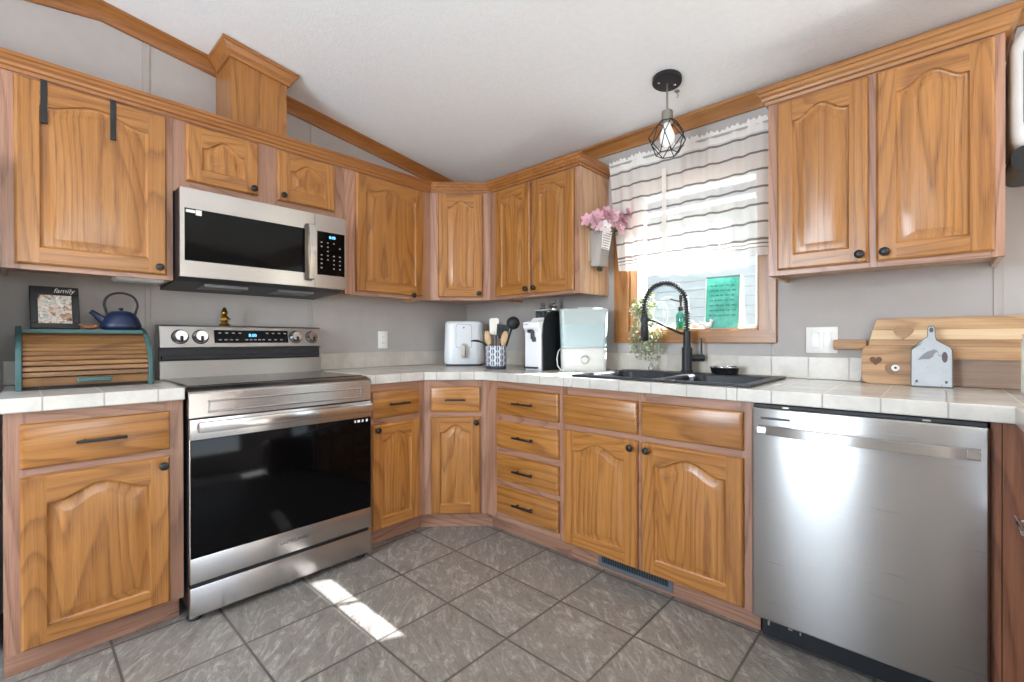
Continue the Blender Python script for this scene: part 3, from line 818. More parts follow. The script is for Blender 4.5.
# ------------------------------------------------------------------ pendant lamp
def make_pendant():
    x, y = 1.803, -.337; z = zc(y)
    t = thing('pendant_lamp', 'small pendant lamp with a black wire cage over the sink', 'lamp', (x, y, z))
    m = MB(); m.xf = Matrix.Rotation(-math.atan(.1454), 4, 'X'); m.lathe([(.066, -.001), (.066, -.020), (.060, -.025)], (0, 0, 0), 30)
    cn = m.build('canopy', BLM, t, smooth=40)
    for s in (-1, 1):
        m = MB(); m.xf = Matrix.Rotation(-math.atan(.1454), 4, 'X'); m.lathe([(.006, -.024), (.006, -.027), (.003, -.0285)], (s*.028, s*.026, 0), 10); m.build('screw', CHR, cn, smooth=40)
    MB().tube([(0, 0, -.024), (0, 0, -.157)], .0045, 8).build('stem', NIK, t, smooth=60)
    MB().lathe([(.006, -.150), (.025, -.155), (.026, -.160), (.026, -.208), (.022, -.211)], (0, 0, 0), 22).build('socket', NIK, t, smooth=40)
    m = MB(); m.lathe([(.014, -.205), (.017, -.225), (.03, -.255), (.034, -.275), (.031, -.297), (.018, -.312), (.004, -.316)], (0, 0, 0), 20)
    m.build('bulb', emit('frosted_bulb', 'F2F0EE', .25), t, smooth=60)
    # faceted cage
    R1, z1, R2, z2, R3, z3 = .040, -.206, .090, -.283, .050, -.355
    a = lambda k: 2*PI*k/6+.3
    A = [(R1*math.cos(a(k)), R1*math.sin(a(k)), z1) for k in range(6)]
    B = [(R2*math.cos(a(k+.5)), R2*math.sin(a(k+.5)), z2) for k in range(6)]
    Cc = [(R3*math.cos(a(k)), R3*math.sin(a(k)), z3) for k in range(6)]
    m = MB()
    def bar(p, q): m.tube([p, q], .0024, 6)
    for k in range(6):
        bar(A[k], A[(k+1) % 6]); bar(A[k], B[k]); bar(A[(k+1) % 6], B[k]); bar(Cc[k], Cc[(k+1) % 6]); bar(B[k], Cc[k]); bar(B[k], Cc[(k+1) % 6])
    m.build('cage', BLM, t, smooth=60)
make_pendant()
HX, HY = 1.805, -.229
t = thing('ceiling_hook', 'tiny white swag hook on the ceiling beside the pendant lamp', 'hook', (HX, HY, zc(HY)))
MB().lathe([(.012, 0), (.012, -.004), (.006, -.007)], (0, 0, 0), 14).build('plate', plain('hook_grey', 'A9A5A0', .5), t, smooth=40)
MB().tube([(0, 0, -.006), (0, 0, -.016), (.006, 0, -.024), (.003, 0, -.031), (-.004, 0, -.030)], .0022, 6).build('hook', plain('hook_grey', 'A9A5A0', .5), t, smooth=60)

# ------------------------------------------------------------------ curtain
def curtain_mat():
    m = NT('sheer_striped_curtain'); tc = m.n('TexCoord'); sp = m.n('SeparateXYZ'); m.l(tc.outputs['Object'], sp.inputs[0])
    z = sp.outputs[2]
    s = None
    for zz, w in ((2.048, .0052), (1.965, .0052), (1.883, .0052), (1.801, .0052), (1.719, .0052), (1.637, .0054), (1.556, .006), (1.536, .0035), (1.518, .002)):
        k = m.math('LESS_THAN', m.math('ABSOLUTE', m.math('SUBTRACT', z, zz)), w)
        s = k if s is None else m.math('MAXIMUM', s, k)
    nz = m.noise(m.coord((1, 1, .05)), 120, 2)
    col = m.mix(s, m.mix(nz, lin('F0ECE6'), lin('FAF8F4')), lin('837A77'))
    df = m.n('BsdfDiffuse'); m.l(col, df.inputs[0]); tl = m.n('BsdfTranslucent'); m.l(col, tl.inputs[0]); tr = m.n('BsdfTransparent')
    m1 = m.n('MixShader'); m1.inputs[0].default_value = .06; m.l(df.outputs[0], m1.inputs[1]); m.l(tl.outputs[0], m1.inputs[2])
    m2 = m.n('MixShader'); m.l(m.math('MULTIPLY_ADD', m.math('MAXIMUM', s, m.math('GREATER_THAN', z, 2.062)), -.20, .31), m2.inputs[0]); m.l(m1.outputs[0], m2.inputs[1]); m.l(tr.outputs[0], m2.inputs[2])
    m.l(m2.outputs[0], m.t.nodes['Material Output'].inputs[0]); return m.m
def make_curtain():
    t = thing('curtain', 'sheer white cafe curtain with grey stripes across the window', 'curtain', (0, 0, 0))
    m = MB(); NX, NZ = 150, 36; x0, x1 = 1.315, 2.205; zt, zb = 2.125, 1.482; vs = []; fs = []
    ph = [(random.uniform(.6, 1.4), random.uniform(0, 6.28)) for _ in range(6)]
    for j in range(NZ+1):
        v = j/NZ
        for i in range(NX+1):
            u = i/NX
            fold = .5*math.sin(u*46+1.5*math.sin(u*9))+.28*math.sin(u*91+2)+.4*math.sin(u*19+.7)
            amp = .009+.013*v
            zz = zt+(zb-zt)*v
            x = x0+(x1-x0)*u
            x += (.06*v)*max(0, 1-u*3.2)          # left edge drawn in towards the bottom
            y = -.045+amp*fold
            zz += (-.010*math.sin(u*7)+.008*fold)*v-.004*fold
            if v < .03: zz += .010*math.sin(u*230)*abs(math.sin(u*61))
            vs.append((x, y, zz))
    for j in range(NZ):
        for i in range(NX): fs.append((j*(NX+1)+i, j*(NX+1)+i+1, (j+1)*(NX+1)+i+1, (j+1)*(NX+1)+i))
    m.add(vs, fs); cm = curtain_mat(); m.build('panel', cm, t, smooth=80)
    # looser hem at the back
    m = MB(); vs = []; fs = []
    for j in range(9):
        for i in range(81):
            u = i/80; v = j/8; fold = math.sin(u*33+1)+.5*math.sin(u*71)
            vs.append((1.50+.50*u, -.022+.005*fold, 1.56-.108*v+.012*math.sin(u*9)*v+.004*fold*v))
    for j in range(8):
        for i in range(80): fs.append((j*81+i, j*81+i+1, (j+1)*81+i+1, (j+1)*81+i))
    m.add(vs, fs); m.build('hem', plain('sheer_hem', 'F5F2EC', .9, Alpha=.6), t, smooth=80)
    m = MB(); rs = []
    for i in range(20):
        z = 2.0-.5*i/19; y = -.066-.002*math.sin(i*1.3); rs.append([(1.652, y, z), (1.676, y, z), (1.676, y+.002, z), (1.652, y+.002, z)])
    m.rings(rs); m.build('tie', plain('tie_white', 'F6F1E8', .85, Alpha=.85), t, smooth=60)
    m = MB(); m.tube([(1.300, -.045, 2.098), (2.212, -.045, 2.098)], .006, 10); m.build('rod', plain('rod_grey', 'B0ABA6', .5), t, smooth=60)
    m = MB()
    for x in (1.303, 2.209): m.box(x-.004, x+.004, -.05, -.001, 2.085, 2.108)
    m.build('rod_bracket', WHP, t)
make_curtain()

# ------------------------------------------------------------------ sill things
def sign_mat():
    m = NT('teal_sign_face'); tc = m.n('TexCoord'); v = m.coord((1, 1, 1))
    n = m.noise(v, 14, 4, .6); n2 = m.noise(m.coord((4, 1, .6)), 60, 2)
    c = m.mix(m.ramp(n, [(.35, (0, 0, 0, 1)), (.65, (1, 1, 1, 1))]), lin('1E9A82'), lin('5CC4AC'))
    c = m.mix(m.math('MULTIPLY', m.math('GREATER_THAN', n2, .62), .35), c, lin('2A6E5E'))
    m.set(Base_Color=c, Roughness=.3); return m.m
t = thing('picture_plaque', 'teal plaque with dark handwriting leaning in the window', 'sign', (1.925, .030, 1.1395), R(4)); t.rotation_euler = (R(-7), 0, R(4))
MB().rbox(-.084, .084, 0, .012, 0, .275, .003).build('backing_board', plain('plaque_edge', 'D8D0BC', .5), t)
MB().rbox(-.079, .079, -.002, .001, .004, .268, .001, 1).build('face', sign_mat(), t)
MB().rbox(-.082, .082, -.004, .002, .266, .275, .001, 1).build('top_edge', plain('plaque_dark', '55625A', .5), t)
ink = plain('plaque_ink', '22584C', .6)
for r_ in range(7):
    z = .225-r_*.026; x = -.062
    m = MB()
    while x < .058:
        w = random.uniform(.010, .024); seg = [(x+w*i/6, -.0026, z+.0055*math.sin(i*2.2+x*90)) for i in range(7)]
        m.tube(seg, .0011, 4); x += w+.008
    m.build('handwriting', ink, t)
t = thing('soap_bottle', 'clear teal soap bottle with a dark pump on the window sill', 'bottle', (1.715, .030, 1.1395))
MB().lathe([(.024, 0), (.027, .004), (.027, .075), (.022, .09), (.011, .097), (.011, .104)], (0, 0, 0), 20).build('bottle_body', TGL, t, smooth=45)
MB().lathe([(.023, .004), (.023, .04)], (0, 0, 0), 16).build('soap', plain('soap_teal', '7FB8A6', .3), t, smooth=45)
m = MB(); m.lathe([(.014, .102), (.014, .122), (.006, .124), (.006, .150), (.009, .152), (.009, .186)], (0, 0, 0), 14); m.tube([(0, 0, .150), (-.025, -.008, .158), (-.052, -.016, .168)], .0042, 8); m.build('pump', plain('pump_bronze', '3E3428', .4, .6), t, smooth=45)
t = thing('hoop_ornament', 'thin pale hoop ornament standing on the window sill', 'ornament', (1.597, .034, 1.1395))
m = MB(); m.tube([(.042*math.cos(R(a)), 0, .085+.072*math.sin(R(a))) for a in range(-90, 271, 10)], .0022, 8); m.build('hoop', plain('hoop_cream', 'C9BDA8', .5), t, smooth=60)
MB().rbox(-.02, .02, -.012, .012, 0, .013, .003).build('base', plain('hoop_cream', 'C9BDA8', .5), t)
def bird(label, x, y, z, s, rz):
    t = thing('bird_ornament', label, 'ornament', (x, y, z), rz, 'white birds on the sill')
    m = MB(); m.sphere((0, 0, .016*s), .02*s, .011*s, .014*s, 12, 8); m.sphere((.016*s, 0, .036*s), .009*s, .008*s, .009*s, 10, 7); m.tube([(.012*s, 0, .02*s), (.016*s, 0, .036*s)], [.009*s, .006*s], 8)
    m.tube([(-.015*s, 0, .02*s), (-.034*s, 0, .034*s)], [.008*s, .002*s], 6); m.build('body', WHP, t, smooth=60)
    MB().tube([(.024*s, 0, .036*s), (.031*s, 0, .034*s)], [.003*s, .0008*s], 6).build('beak', plain('beak_tan', 'C9A878', .5), t, smooth=60)
bird('small white bird ornament in front of the teal plaque', 1.80, .015, 1.1395, 1.0, R(200)); bird('slightly bigger white bird ornament beside the teal plaque', 1.862, .012, 1.1395, 1.2, R(20))
def make_plant():
    t = thing('trailing_plant', 'trailing plant with pale green leaves spilling off the window sill', 'plant', (1.50, .02, 1.1395))
    MB().lathe([(.024, 0), (.030, .05), (.032, .052), (.027, .052), (.025, .046)], (0, 0, 0), 18).build('pot', plain('pot_cream', 'D9D2C2', .6), t, smooth=45)
    rnd = random.Random(3); stems = MB(); lf = MB()
    def leaf(p, d, s, k):
        d = d.normalized(); u = d.cross(Vector((rnd.uniform(-1, 1), rnd.uniform(-1, 1), rnd.uniform(-.3, 1)))).normalized(); n = d.cross(u)*.25*s
        lf.mi = k
        lf.add([p, p+d*s*.35+u*s*.34-n*.3, p+d*s*.75+u*s*.26, p+d*s, p+d*s*.75-u*s*.26, p+d*s*.35-u*s*.34-n*.3, p+d*s*.5+n], [(0, 1, 6), (1, 2, 6), (2, 3, 6), (3, 4, 6), (4, 5, 6), (5, 0, 6)])
    for i in range(34):
        a = rnd.uniform(0, 2*PI); up = rnd.uniform(.05, .15)
        p = Vector((.012*math.cos(a), .012*math.sin(a), .05)); path = [p]
        over = i < 20
        tx = rnd.uniform(-.09, .10); ty = rnd.uniform(-.055, .03)
        if over: tx = rnd.uniform(-.055, .14); ty = rnd.uniform(-.075, -.055)
        for k in range(1, 10):
            u = k/9
            z = .05+up*math.sin(min(1, u*1.6)*PI/2)
            if over: z = .05+(up*.6)*math.sin(min(1, u*2)*PI/2)-max(0, u-.35)*rnd.uniform(.30, .44)
            path.append(Vector((tx*min(1, u*1.5), ty*min(1, u*1.7), z)))
        stems.tube(path, .0014, 5)
        for k in range(2, 10):
            for _ in range(3):
                q = path[k]+Vector((rnd.uniform(-.012, .012), rnd.uniform(-.008, .006), rnd.uniform(-.012, .012)))
                if q.y > .028: q.y = .028
                leaf(q, Vector((rnd.uniform(-1, 1), rnd.uniform(-1, .6), rnd.uniform(-.9, .7))), rnd.uniform(.012, .021), rnd.choice((0, 0, 1, 2)))
    stems.build('stems', plain('plant_stem', '7C8A5A', .6), t)
    lf.build('foliage', [plain('leaf_pale', 'A9B08C', .55), plain('leaf_cream', 'D6D3BC', .55), plain('leaf_green', '7F9068', .55)], t)
make_plant()
t = thing('glass_drop', 'clear glass teardrop on the back edge of the sink', 'ornament', (1.60, -.085, .9185))
MB().lathe([(.008, 0), (.015, .006), (.017, .014), (.012, .026), (.004, .038), (.001, .042)], (0, 0, 0), 16).build('drop', plain('clear_drop', 'D8E0E2', .08, Transmission_Weight=.7), t, smooth=60)
t = thing('sponge_dish', 'low black wire dish on the rim behind the sink', 'dish', (1.985, -.105, .9185), R(35))
m = MB(); m.lathe([(.045, 0), (.058, .004), (.064, .030), (.061, .030), (.054, .007), (.04, .004)], (0, 0, 0), 28); m.build('bowl', plain('dish_dark', '2B2B2C', .3, .6), t, smooth=45)
m = MB(); m.tube([(.065*math.cos(2*PI*i/28), .065*math.sin(2*PI*i/28), .034) for i in range(29)], .003, 6); m.build('rim', CHR, t, smooth=60)
m = MB(); m.rbox(-.035, .035, -.022, .022, .006, .026, .005); m.build('sponge', plain('sponge_grey', '6A6A66', .9), t, smooth=40)

# ------------------------------------------------------------------ air fryer
def make_fryer():
    x, y = .272, -.254
    t = thing('air_fryer', 'rounded white air fryer in the counter corner', 'air fryer', (x, y, .907), face_cam(x, y)+R(-3))
    def sec(s, z, d=0): return [(a*s, b*s, z) for a, b in rrect(-.138, .138, -.138, .138, .062, 7)]
    m = MB(); m.rings([sec(.90, .0), sec(.93, .006), sec(.93, .012)]); m.build('base', plain('fryer_base', '3A3C40', .5), t, smooth=40)
    m = MB(); m.rings([sec(.95, .012), sec(1.0, .022), sec(1.0, .06), sec(.985, .16), sec(.965, .25), sec(.955, .285), sec(.93, .300), sec(.85, .307)]); m.build('body', plain('fryer_white', 'E8EAED', .28), t, smooth=50)
    yy = -.138*.985
    m = MB(); pts = rrect(-.052, .052, .125, .282, .018)
    m.rings([[(a, yy-.0025, b) for a, b in rrect(-.054, .054, .123, .284, .018)], [(a, yy+.012, b) for a, b in rrect(-.054, .054, .123, .284, .018)]]); m.build('panel_seam', plain('seam_grey', '8E9196', .5), t)
    m = MB(); m.rings([[(a, yy-.004, b) for a, b in pts], [(a, yy+.012, b) for a, b in pts]]); p = m.build('drawer_front', plain('fryer_white', 'E8EAED', .28), t)
    m = MB(); m.lathe([(.006, yy-.0048), (.006, yy-.0035)], (0, 0, .262), 12, 'y'); m.build('emblem', plain('seam_grey', '8E9196', .5), p)
    m = MB(); m.rbox(-.014, .014, yy-.052, yy+.004, .058, .150, .008, 3); m.build('handle', plain('fryer_handle', 'B9AFA4', .3, .35), t, smooth=45)
    m = MB(); m.rbox(-.019, .019, yy-.018, yy+.004, .120, .155, .006, 2); m.build('handle_mount', plain('fryer_white', 'E8EAED', .28), t, smooth=45)
make_fryer()

# ------------------------------------------------------------------ utensil crock and utensils
CX, CY = .735, -.405
def crock_mat():
    m = NT('leaf_print_ceramic'); tc = m.n('TexCoord'); sp = m.n('SeparateXYZ'); m.l(tc.outputs['Object'], sp.inputs[0])
    ang = m.math('MULTIPLY', m.math('ARCTAN2', sp.outputs[1], sp.outputs[0]), 14/(2*PI)); z = m.math('DIVIDE', sp.outputs[2], .036)
    col = m.math('FLOOR', ang); fx = m.math('SUBTRACT', m.math('FRACT', ang), .5)
    alt = m.math('MULTIPLY', m.math('MODULO', m.math('ADD', col, 100), 2), .5)
    fz = m.math('SUBTRACT', m.math('FRACT', m.math('ADD', z, alt)), .5)
    ax = m.math('ABSOLUTE', fx)
    e = m.math('ADD', m.math('POWER', m.math('MULTIPLY', ax, 1/.36), 2.), m.math('POWER', m.math('MULTIPLY', m.math('ABSOLUTE', fz), 1/.50), 2.))
    leaf = m.math('MULTIPLY', m.math('LESS_THAN', e, 1.), m.math('GREATER_THAN', ax, .07))
    m.set(Base_Color=m.mix(leaf, lin('D5D8DE'), lin('3C4A60')), Roughness=.35); return m.m
t = thing('utensil_crock', 'grey leaf patterned crock holding kitchen utensils', 'crock', (CX, CY, .907))
m = MB(); m.lathe([(.058, .016), (.0645, .02), (.0645, .138), (.062, .142), (.058, .138), (.057, .03), (.0, .028)], (0, 0, 0), 36, cap=False); m.build('body', crock_mat(), t, smooth=45)
MB().lathe([(.055, 0), (.061, .003), (.0635, .018), (.05, .018)], (0, 0, 0), 36).build('foot_band', plain('crock_foot', '3C424C', .4), t, smooth=45)
rv = Vector((.734, .679, 0)); fv = Vector((-.679, .734, 0))
def utensil(name, label, off, lean, length, build):
    # off: (across, away) inside the crock; lean: (across, away) tilt per unit length
    t = thing(name, label, name.split('_')[-1], Vector((CX, CY, .937))+rv*off[0]+fv*off[1])
    d = (rv*lean[0]+fv*lean[1]+Vector((0, 0, 1))).normalized()
    xa = (rv-d*rv.dot(d)).normalized(); ya = d.cross(xa)
    t.rotation_mode = 'QUATERNION'; t.rotation_quaternion = Matrix((xa, ya, d)).transposed().to_quaternion()
    build(t, length); return t
def flat(mb, pts, th): return mb.prism(pts, -th/2, th/2, 'y')
def spoon(t, L, mat=SPN, w=.021):
    MB().tube([(0, 0, 0), (0, 0, L*.5), (0, 0, L-.07)], [.005, .0055, .006], 8).build('handle', mat, t, smooth=60)
    m = MB(); m.sphere((0, .002, L-.04), w, .008, .048, 16, 10); m.build('bowl', mat, t, smooth=60)
def ladle(t, L):
    MB().tube([(0, 0, 0), (0, 0, L*.6), (0, .004, L-.03)], [.005, .0055, .007], 8).build('handle', BLP, t, smooth=60)
    m = MB(); m.lathe([(.006, -.018), (.030, -.012), (.040, .004), (.042, .014), (.039, .014), (.034, .002), (.02, -.008), (.002, -.012)], (0, 0, L), 20, 'y'); m.build('bowl', BLP, t, smooth=50)
def turner(t, L, mat=BLP):
    MB().tube([(0, 0, 0), (0, 0, L-.085)], [.005, .006], 8).build('handle', mat, t, smooth=60)
    m = MB(); flat(m, [(-.014, L-.09), (.014, L-.09), (.036, L-.065), (.040, L), (-.040, L), (-.036, L-.065)], .004)
    b = m.build('blade', mat, t, bevel=.001)
    for x in (-.02, 0, .02): MB().rbox(x-.004, x+.004, -.003, .003, L-.055, L-.018, .001, 1).build('slot', plain('slot_black', '060606', .6), b)
def spatula(t, L):
    MB().tube([(0, 0, 0), (0, 0, L-.08)], [.0055, .0055], 8).build('handle', NIK, t, smooth=60)
    m = MB(); flat(m, rrect(-.030, .030, L-.105, L, .014), .010); m.build('blade', plain('silicone_cream', 'ECE8DE', .5), t, bevel=.003)
def whisk(t, L):
    MB().tube([(0, 0, 0), (0, 0, L-.12)], [.007, .006], 8).build('handle', NIK, t, smooth=60)
    m = MB()
    for k in range(6):
        a = PI*k/6; pts = []
        for i in range(21):
            s = -1+2*i/20; r = .026*math.sin(PI*abs(s))**.8 if abs(s) < 1 else 0
            u = 1-abs(s); rr = .028*math.sin(PI*min(1, .18+u*.82)*.5)*(1 if u < 1 else 1)
            q = (1-abs(s)); rad = .030*math.sin(PI/2*min(1, abs(s)*1.0))*0
            ang = PI*i/20; pts.append((math.cos(a)*.030*math.cos(ang), math.sin(a)*.030*math.cos(ang), L-.12+.115*math.sin(ang)**.7))
        m.tube(pts, .0012, 5)
    m.build('wires', CHR, t, smooth=60)
utensil('black_ladle', 'round black ladle leaning right in the leaf patterned crock', (.030, .01), (.30, .05), .265, ladle)
utensil('black_turner', 'black slotted turner standing in the leaf patterned crock', (.012, .02), (.14, .04), .245, turner)
utensil('cream_spatula', 'cream silicone spatula standing upright in the crock', (-.006, .03), (-.03, .05), .285, spatula)
utensil('metal_whisk', 'metal balloon whisk behind the cream spatula in the crock', (-.002, .038), (.10, .14), .27, whisk)
utensil('wooden_spoon', 'pale wooden spoon leaning left in the leaf patterned crock', (-.026, -.015), (-.16, -.03), .20, spoon)
utensil('wooden_spoon', 'pale wooden spoon leaning right below the black ladle', (.016, -.025), (.22, -.04), .20, spoon)
t = thing('black_spoonula', 'black spoon spatula with its head jutting left over the crock rim', 'spatula', Vector((CX, CY, .937)))
pth = [rv*.030+Vector((0, 0, .002)), rv*-.02+fv*-.01+Vector((0, 0, .07)), rv*-.052+fv*-.016+Vector((0, 0, .113)), rv*-.075+fv*-.018+Vector((0, 0, .125))]
MB().tube(pth, [.005, .005, .006, .008], 8).build('handle', BLP, t, smooth=60)
m = MB(); rs = []
for u, hw, th in ((0, .006, .004), (.15, .012, .004), (.4, .017, .004), (.7, .016, .003), (.9, .010, .002), (1, .003, .001)):
    p = rv*(-.070-.085*u)+fv*(-.018)+Vector((0, 0, .124+.016*u+.010*math.sin(PI*u)))
    rs.append([tuple(p+fv*math.cos(2*PI*k/10)*hw+Vector((0, 0, 1))*(math.sin(2*PI*k/10)*th-hw*.35*math.cos(2*PI*k/10))) for k in range(10)])
m.rings(rs); m.build('head', BLP, t, smooth=60)

# ------------------------------------------------------------------ coffee machine, shakers, humidifier
def make_coffee():
    t = thing('coffee_machine', 'white and black coffee machine between the crock and the humidifier', 'coffee machine', (1.018, -.385, .907))
    w = .060
    fw = plain('machine_white', 'F0F0F2', .3); bk = plain('machine_black', '141619', .3)
    m = MB(); prof = [(0.0, .0), (-.004, .02), (-.004, .225), (-.022, .248), (-.022, .280), (.05, .292), (.07, .310), (.07, .0)]
    m.prism(prof, -w, w-.004, 'x'); m.build('front_shell', fw, t, bevel=.004)
    m = MB(); side = [(.010, .0), (.006, .20), (.014, .262), (.032, .308), (.062, .336), (.10, .348), (.15, .350), (.205, .346), (.205, .0)]
    m.prism(side, w-.004, w+.004, 'x'); m.build('side_panel', bk, t, bevel=.003)
    MB().box(-w+.002, w-.004, .072, .205, .002, .285).build('rear_body', bk, t)
    m = MB(); m.rbox(-.030, .012, -.020, .0, .218, .238, .004); m.rbox(.0, .016, -.026, -.004, .180, .228, .004); m.rbox(.008, .028, -.026, -.006, .166, .196, .006); m.build('spout', plain('spout_grey', '55565B', .35, .6), t, smooth=40)
    MB().rbox(-w+.01, w-.018, -.030, -.004, .012, .022, .003).build('drip_tray', plain('tray_dark', '3A3B40', .4), t)
    m = MB(); m.rbox(-w+.008, w-.008, .080, .19, .286, .352, .006); m.build('water_tank', glass('smoky_tank', lin('B9BFC2'), .5), t)
    m = MB(); m.rbox(-w+.006, w-.006, .078, .192, .350, .358, .003); m.build('tank_lid', plain('tank_lid', 'B8BABC', .3), t)
    m = MB(); m.box(-w+.012, -w+.03, .079, .083, .29, .345); m.box(.0, .02, .079, .083, .29, .345); m.build('tank_stripe', plain('tank_dark', '3B4042', .4), t)
    MB().box(-w+.008, -w+.040, -.0226, -.020, .266, .270).build('print', plain('print_grey', '9A9CA4', .5), t)
make_coffee()
def shaker(label, x, y, mat, h):
    t = thing('pepper_mill', label, 'mill', (x, y, .907), 0, 'mills behind the coffee machine')
    MB().lathe([(.026, 0), (.027, .01), (.021, .06), (.019, .12), (.022, h-.075), (.023, h-.06)], (0, 0, 0), 20).build('body', glass('mill_glass', lin('C9CCCF'), .5), t, smooth=45)
    MB().lathe([(.017, .004), (.016, h-.08)], (0, 0, 0), 16).build('filling', plain('mill_grey', '8A8580', .7), t, smooth=45)
    MB().lathe([(.024, h-.062), (.025, h-.04), (.021, h-.034), (.011, h-.030), (.011, h-.024), (.016, h-.018), (.017, h-.008), (.010, h), (.002, h+.002)], (0, 0, 0), 20).build('cap', mat, t, smooth=45)
shaker('glass mill with a grey cap behind the coffee machine', 0.853, -.09, NIK, .418); shaker('glass mill with a shiny cap behind the coffee machine', 0.943, -.09, CHR, .428)
def make_humid():
    x, y = 1.238, -.202
    t = thing('humidifier', 'translucent white water tank humidifier with a front dial', 'humidifier', (x, y, .907), face_cam(x, y)+R(4))
    def ring(hx, hy, r, z): return [(a, b, z) for a, b in rrect(-hx, hx, -hy, hy, r, 6)]
    m = MB(); m.rings([ring(.122, .072, .03, 0), ring(.126, .076, .03, .006), ring(.128, .078, .03, .075), ring(.128, .078, .03, .125), ring(.124, .074, .03, .130)]); m.build('base', plain('humidifier_white', 'CECDC7', .35), t, smooth=45)
    m = MB(); m.rings([ring(.126, .076, .028, .131), ring(.128, .078, .028, .140), ring(.135, .080, .026, .335), ring(.134, .079, .026, .350), ring(.126, .072, .026, .355)])
    tm = NT('milky_tank'); tm.set(Base_Color=lin('C2CDCB'), Roughness=.28, Transmission_Weight=.25); m.build('tank', tm.m, t, smooth=45)
    m = MB(); m.rings([ring(.128, .0795, .028, .141), ring(.1322, .0812, .027, .268)], True, True); tm2 = NT('water_level'); tm2.set(Base_Color=lin('A7B8B9'), Roughness=.2); 
    m.build('water', tm2.m, t, smooth=45)
    m = MB(); m.rbox(-.03, .09, -.03, .03, .352, .364, .005); m.build('lid', plain('humidifier_white', 'CECDC7', .35), t, smooth=45)
    m = MB(); m.lathe([(.024, -.076), (.024, -.084), (.020, -.088), (.019, -.096), (.016, -.099)], (.004, 0, .066), 24, 'y'); m.build('dial', plain('humidifier_dial', 'BDBBB4', .35), t, smooth=45)
    m = MB(); m.tube([(-.125, .01, .13), (-.142, -.01, .11), (-.150, -.03, .07), (-.146, -.045, .03), (-.128, -.06, .006), (-.11, -.07, .004)], .0035, 8); m.build('cord', WHP, t, smooth=60)
make_humid()

# ------------------------------------------------------------------ wall plates
def plate(name, label, cat, wall, p, z, gangs, rocker):
    t = thing(name, label, cat, (0, p, z) if wall == 'A' else (p, 0, z), PI/2 if wall == 'A' else 0)
    w = .072 if gangs == 1 else .118
    MB().rbox(-w/2, w/2, -.0062, -.0002, -.058, .058, .003).build('cover_plate', plain('plate_white', 'F1EFEA', .35), t, smooth=40)
    for g in range(gangs):
        cx = (g-(gangs-1)/2)*.046
        if rocker: MB().rbox(cx-.0165, cx+.0165, -.010, -.006, -.034, .034, .002).build('rocker', plain('rocker_white', 'F6F5F1', .3), t, smooth=40)
        else:
            for s in (-1, 1):
                f = MB().rbox(cx-.0165, cx+.0165, -.0075, -.006, s*.02-.014, s*.02+.014, .002).build('socket', plain('rocker_white', 'F6F5F1', .3), t, smooth=40)
                m = MB(); m.box(cx-.0075, cx-.005, -.0079, -.007, s*.02-.005, s*.02+.005); m.box(cx+.005, cx+.0075, -.0079, -.007, s*.02-.004, s*.02+.004); m.build('slots', BLP, f)
plate('outlet', 'white electrical outlet on the wall right of the range', 'outlet', 'A', -.748, 1.086, 1, False)
plate('light_switch', 'white double rocker light switch behind the cutting board handle', 'switch', 'B', 2.360, 1.081, 2, True)

# ------------------------------------------------------------------ bread box and the things on it
def make_breadbox():
    t = thing('bread_box', 'teal roll-top bread box with wooden tambour front', 'bread box', (0, 0, .9075))
    ya, yb = -2.420, -2.036; H = .222
    def curve(o=0):   # plan x against height, front of the side boards
        P = [(.375-o, 0), (.380-o, .03), (.380-o, .06)]
        for a in range(10, 91, 10): P.append((.12+(.26-o)*math.cos(R(a)), .06+(.175-o)*math.sin(R(a))))
        return P
    for y in (ya, yb-.016):
        m = MB(); pts = curve()+[(.045, .235), (.045, 0)]
        m.prism([(a, b) for a, b in pts], y, y+.016, 'y'); m.build('side_board', TEA, t, bevel=.003)
    m = MB(); m.rbox(.047, .262, ya+.016, yb-.016, .205, H, .003); m.build('top_board', TEA, t)
    m = MB(); m.box(.047, .36, ya+.016, yb-.016, .002, .012); m.box(.047, .057, ya+.016, yb-.016, .012, .205); m.build('inner_case', plain('case_dark', '2A221C', .8), t)
    # tambour of slats following the curve
    cv = [Vector((a, b)) for a, b in curve(.014)]
    cv = [Vector((.361, .012))]+cv[1:]
    keep = []
    for a, b in zip(cv, cv[1:]):
        for i in range(12): keep.append(a.lerp(b, i/12))
    keep = [p for p in keep if p.y < .203]
    ln = [0]
    for a, b in zip(keep, keep[1:]): ln.append(ln[-1]+(b-a).length)
    def at(s):
        for i in range(1, len(ln)):
            if s <= ln[i]: return keep[i-1].lerp(keep[i], (s-ln[i-1])/max(1e-9, ln[i]-ln[i-1])), (keep[i]-keep[i-1]).normalized()
        return keep[-1], (keep[-1]-keep[-2]).normalized()
    cuts = [0, .034]; 
    for i in range(1, 8): cuts.append(.034+.0195*i)
    while cuts[-1]+.02 < ln[-1]: cuts.append(cuts[-1]+.02)
    cuts[-1] = ln[-1]
    m = MB()
    for a, b in zip(cuts, cuts[1:]):
        gp = .0012 if a < .165 else 0
        p, tp = at(a+gp); q, tq = at(b-gp); n = Vector(((q-p).y, -(q-p).x)).normalized()
        if n.x < 0: n = -n
        c0, c1, c2, c3 = p, p+n*.007, q+n*.007, q
        e = (q-p).normalized()*(.002 if gp else 0)
        m.prism([tuple(c0), tuple(c0+n*.004), tuple(c1+e), tuple(c2-e), tuple(c3+n*.004), tuple(c3)], ya+.017, yb-.017, 'y')
    tb = m.build('tambour_door', NT_TAM, t)
    p, _ = at(.018)
    m = MB(); m.rbox(p.x+.006, p.x+.022, -2.265, -2.165, p.y-.008, p.y+.010, .005); m.build('handle', TEA, tb, smooth=45)
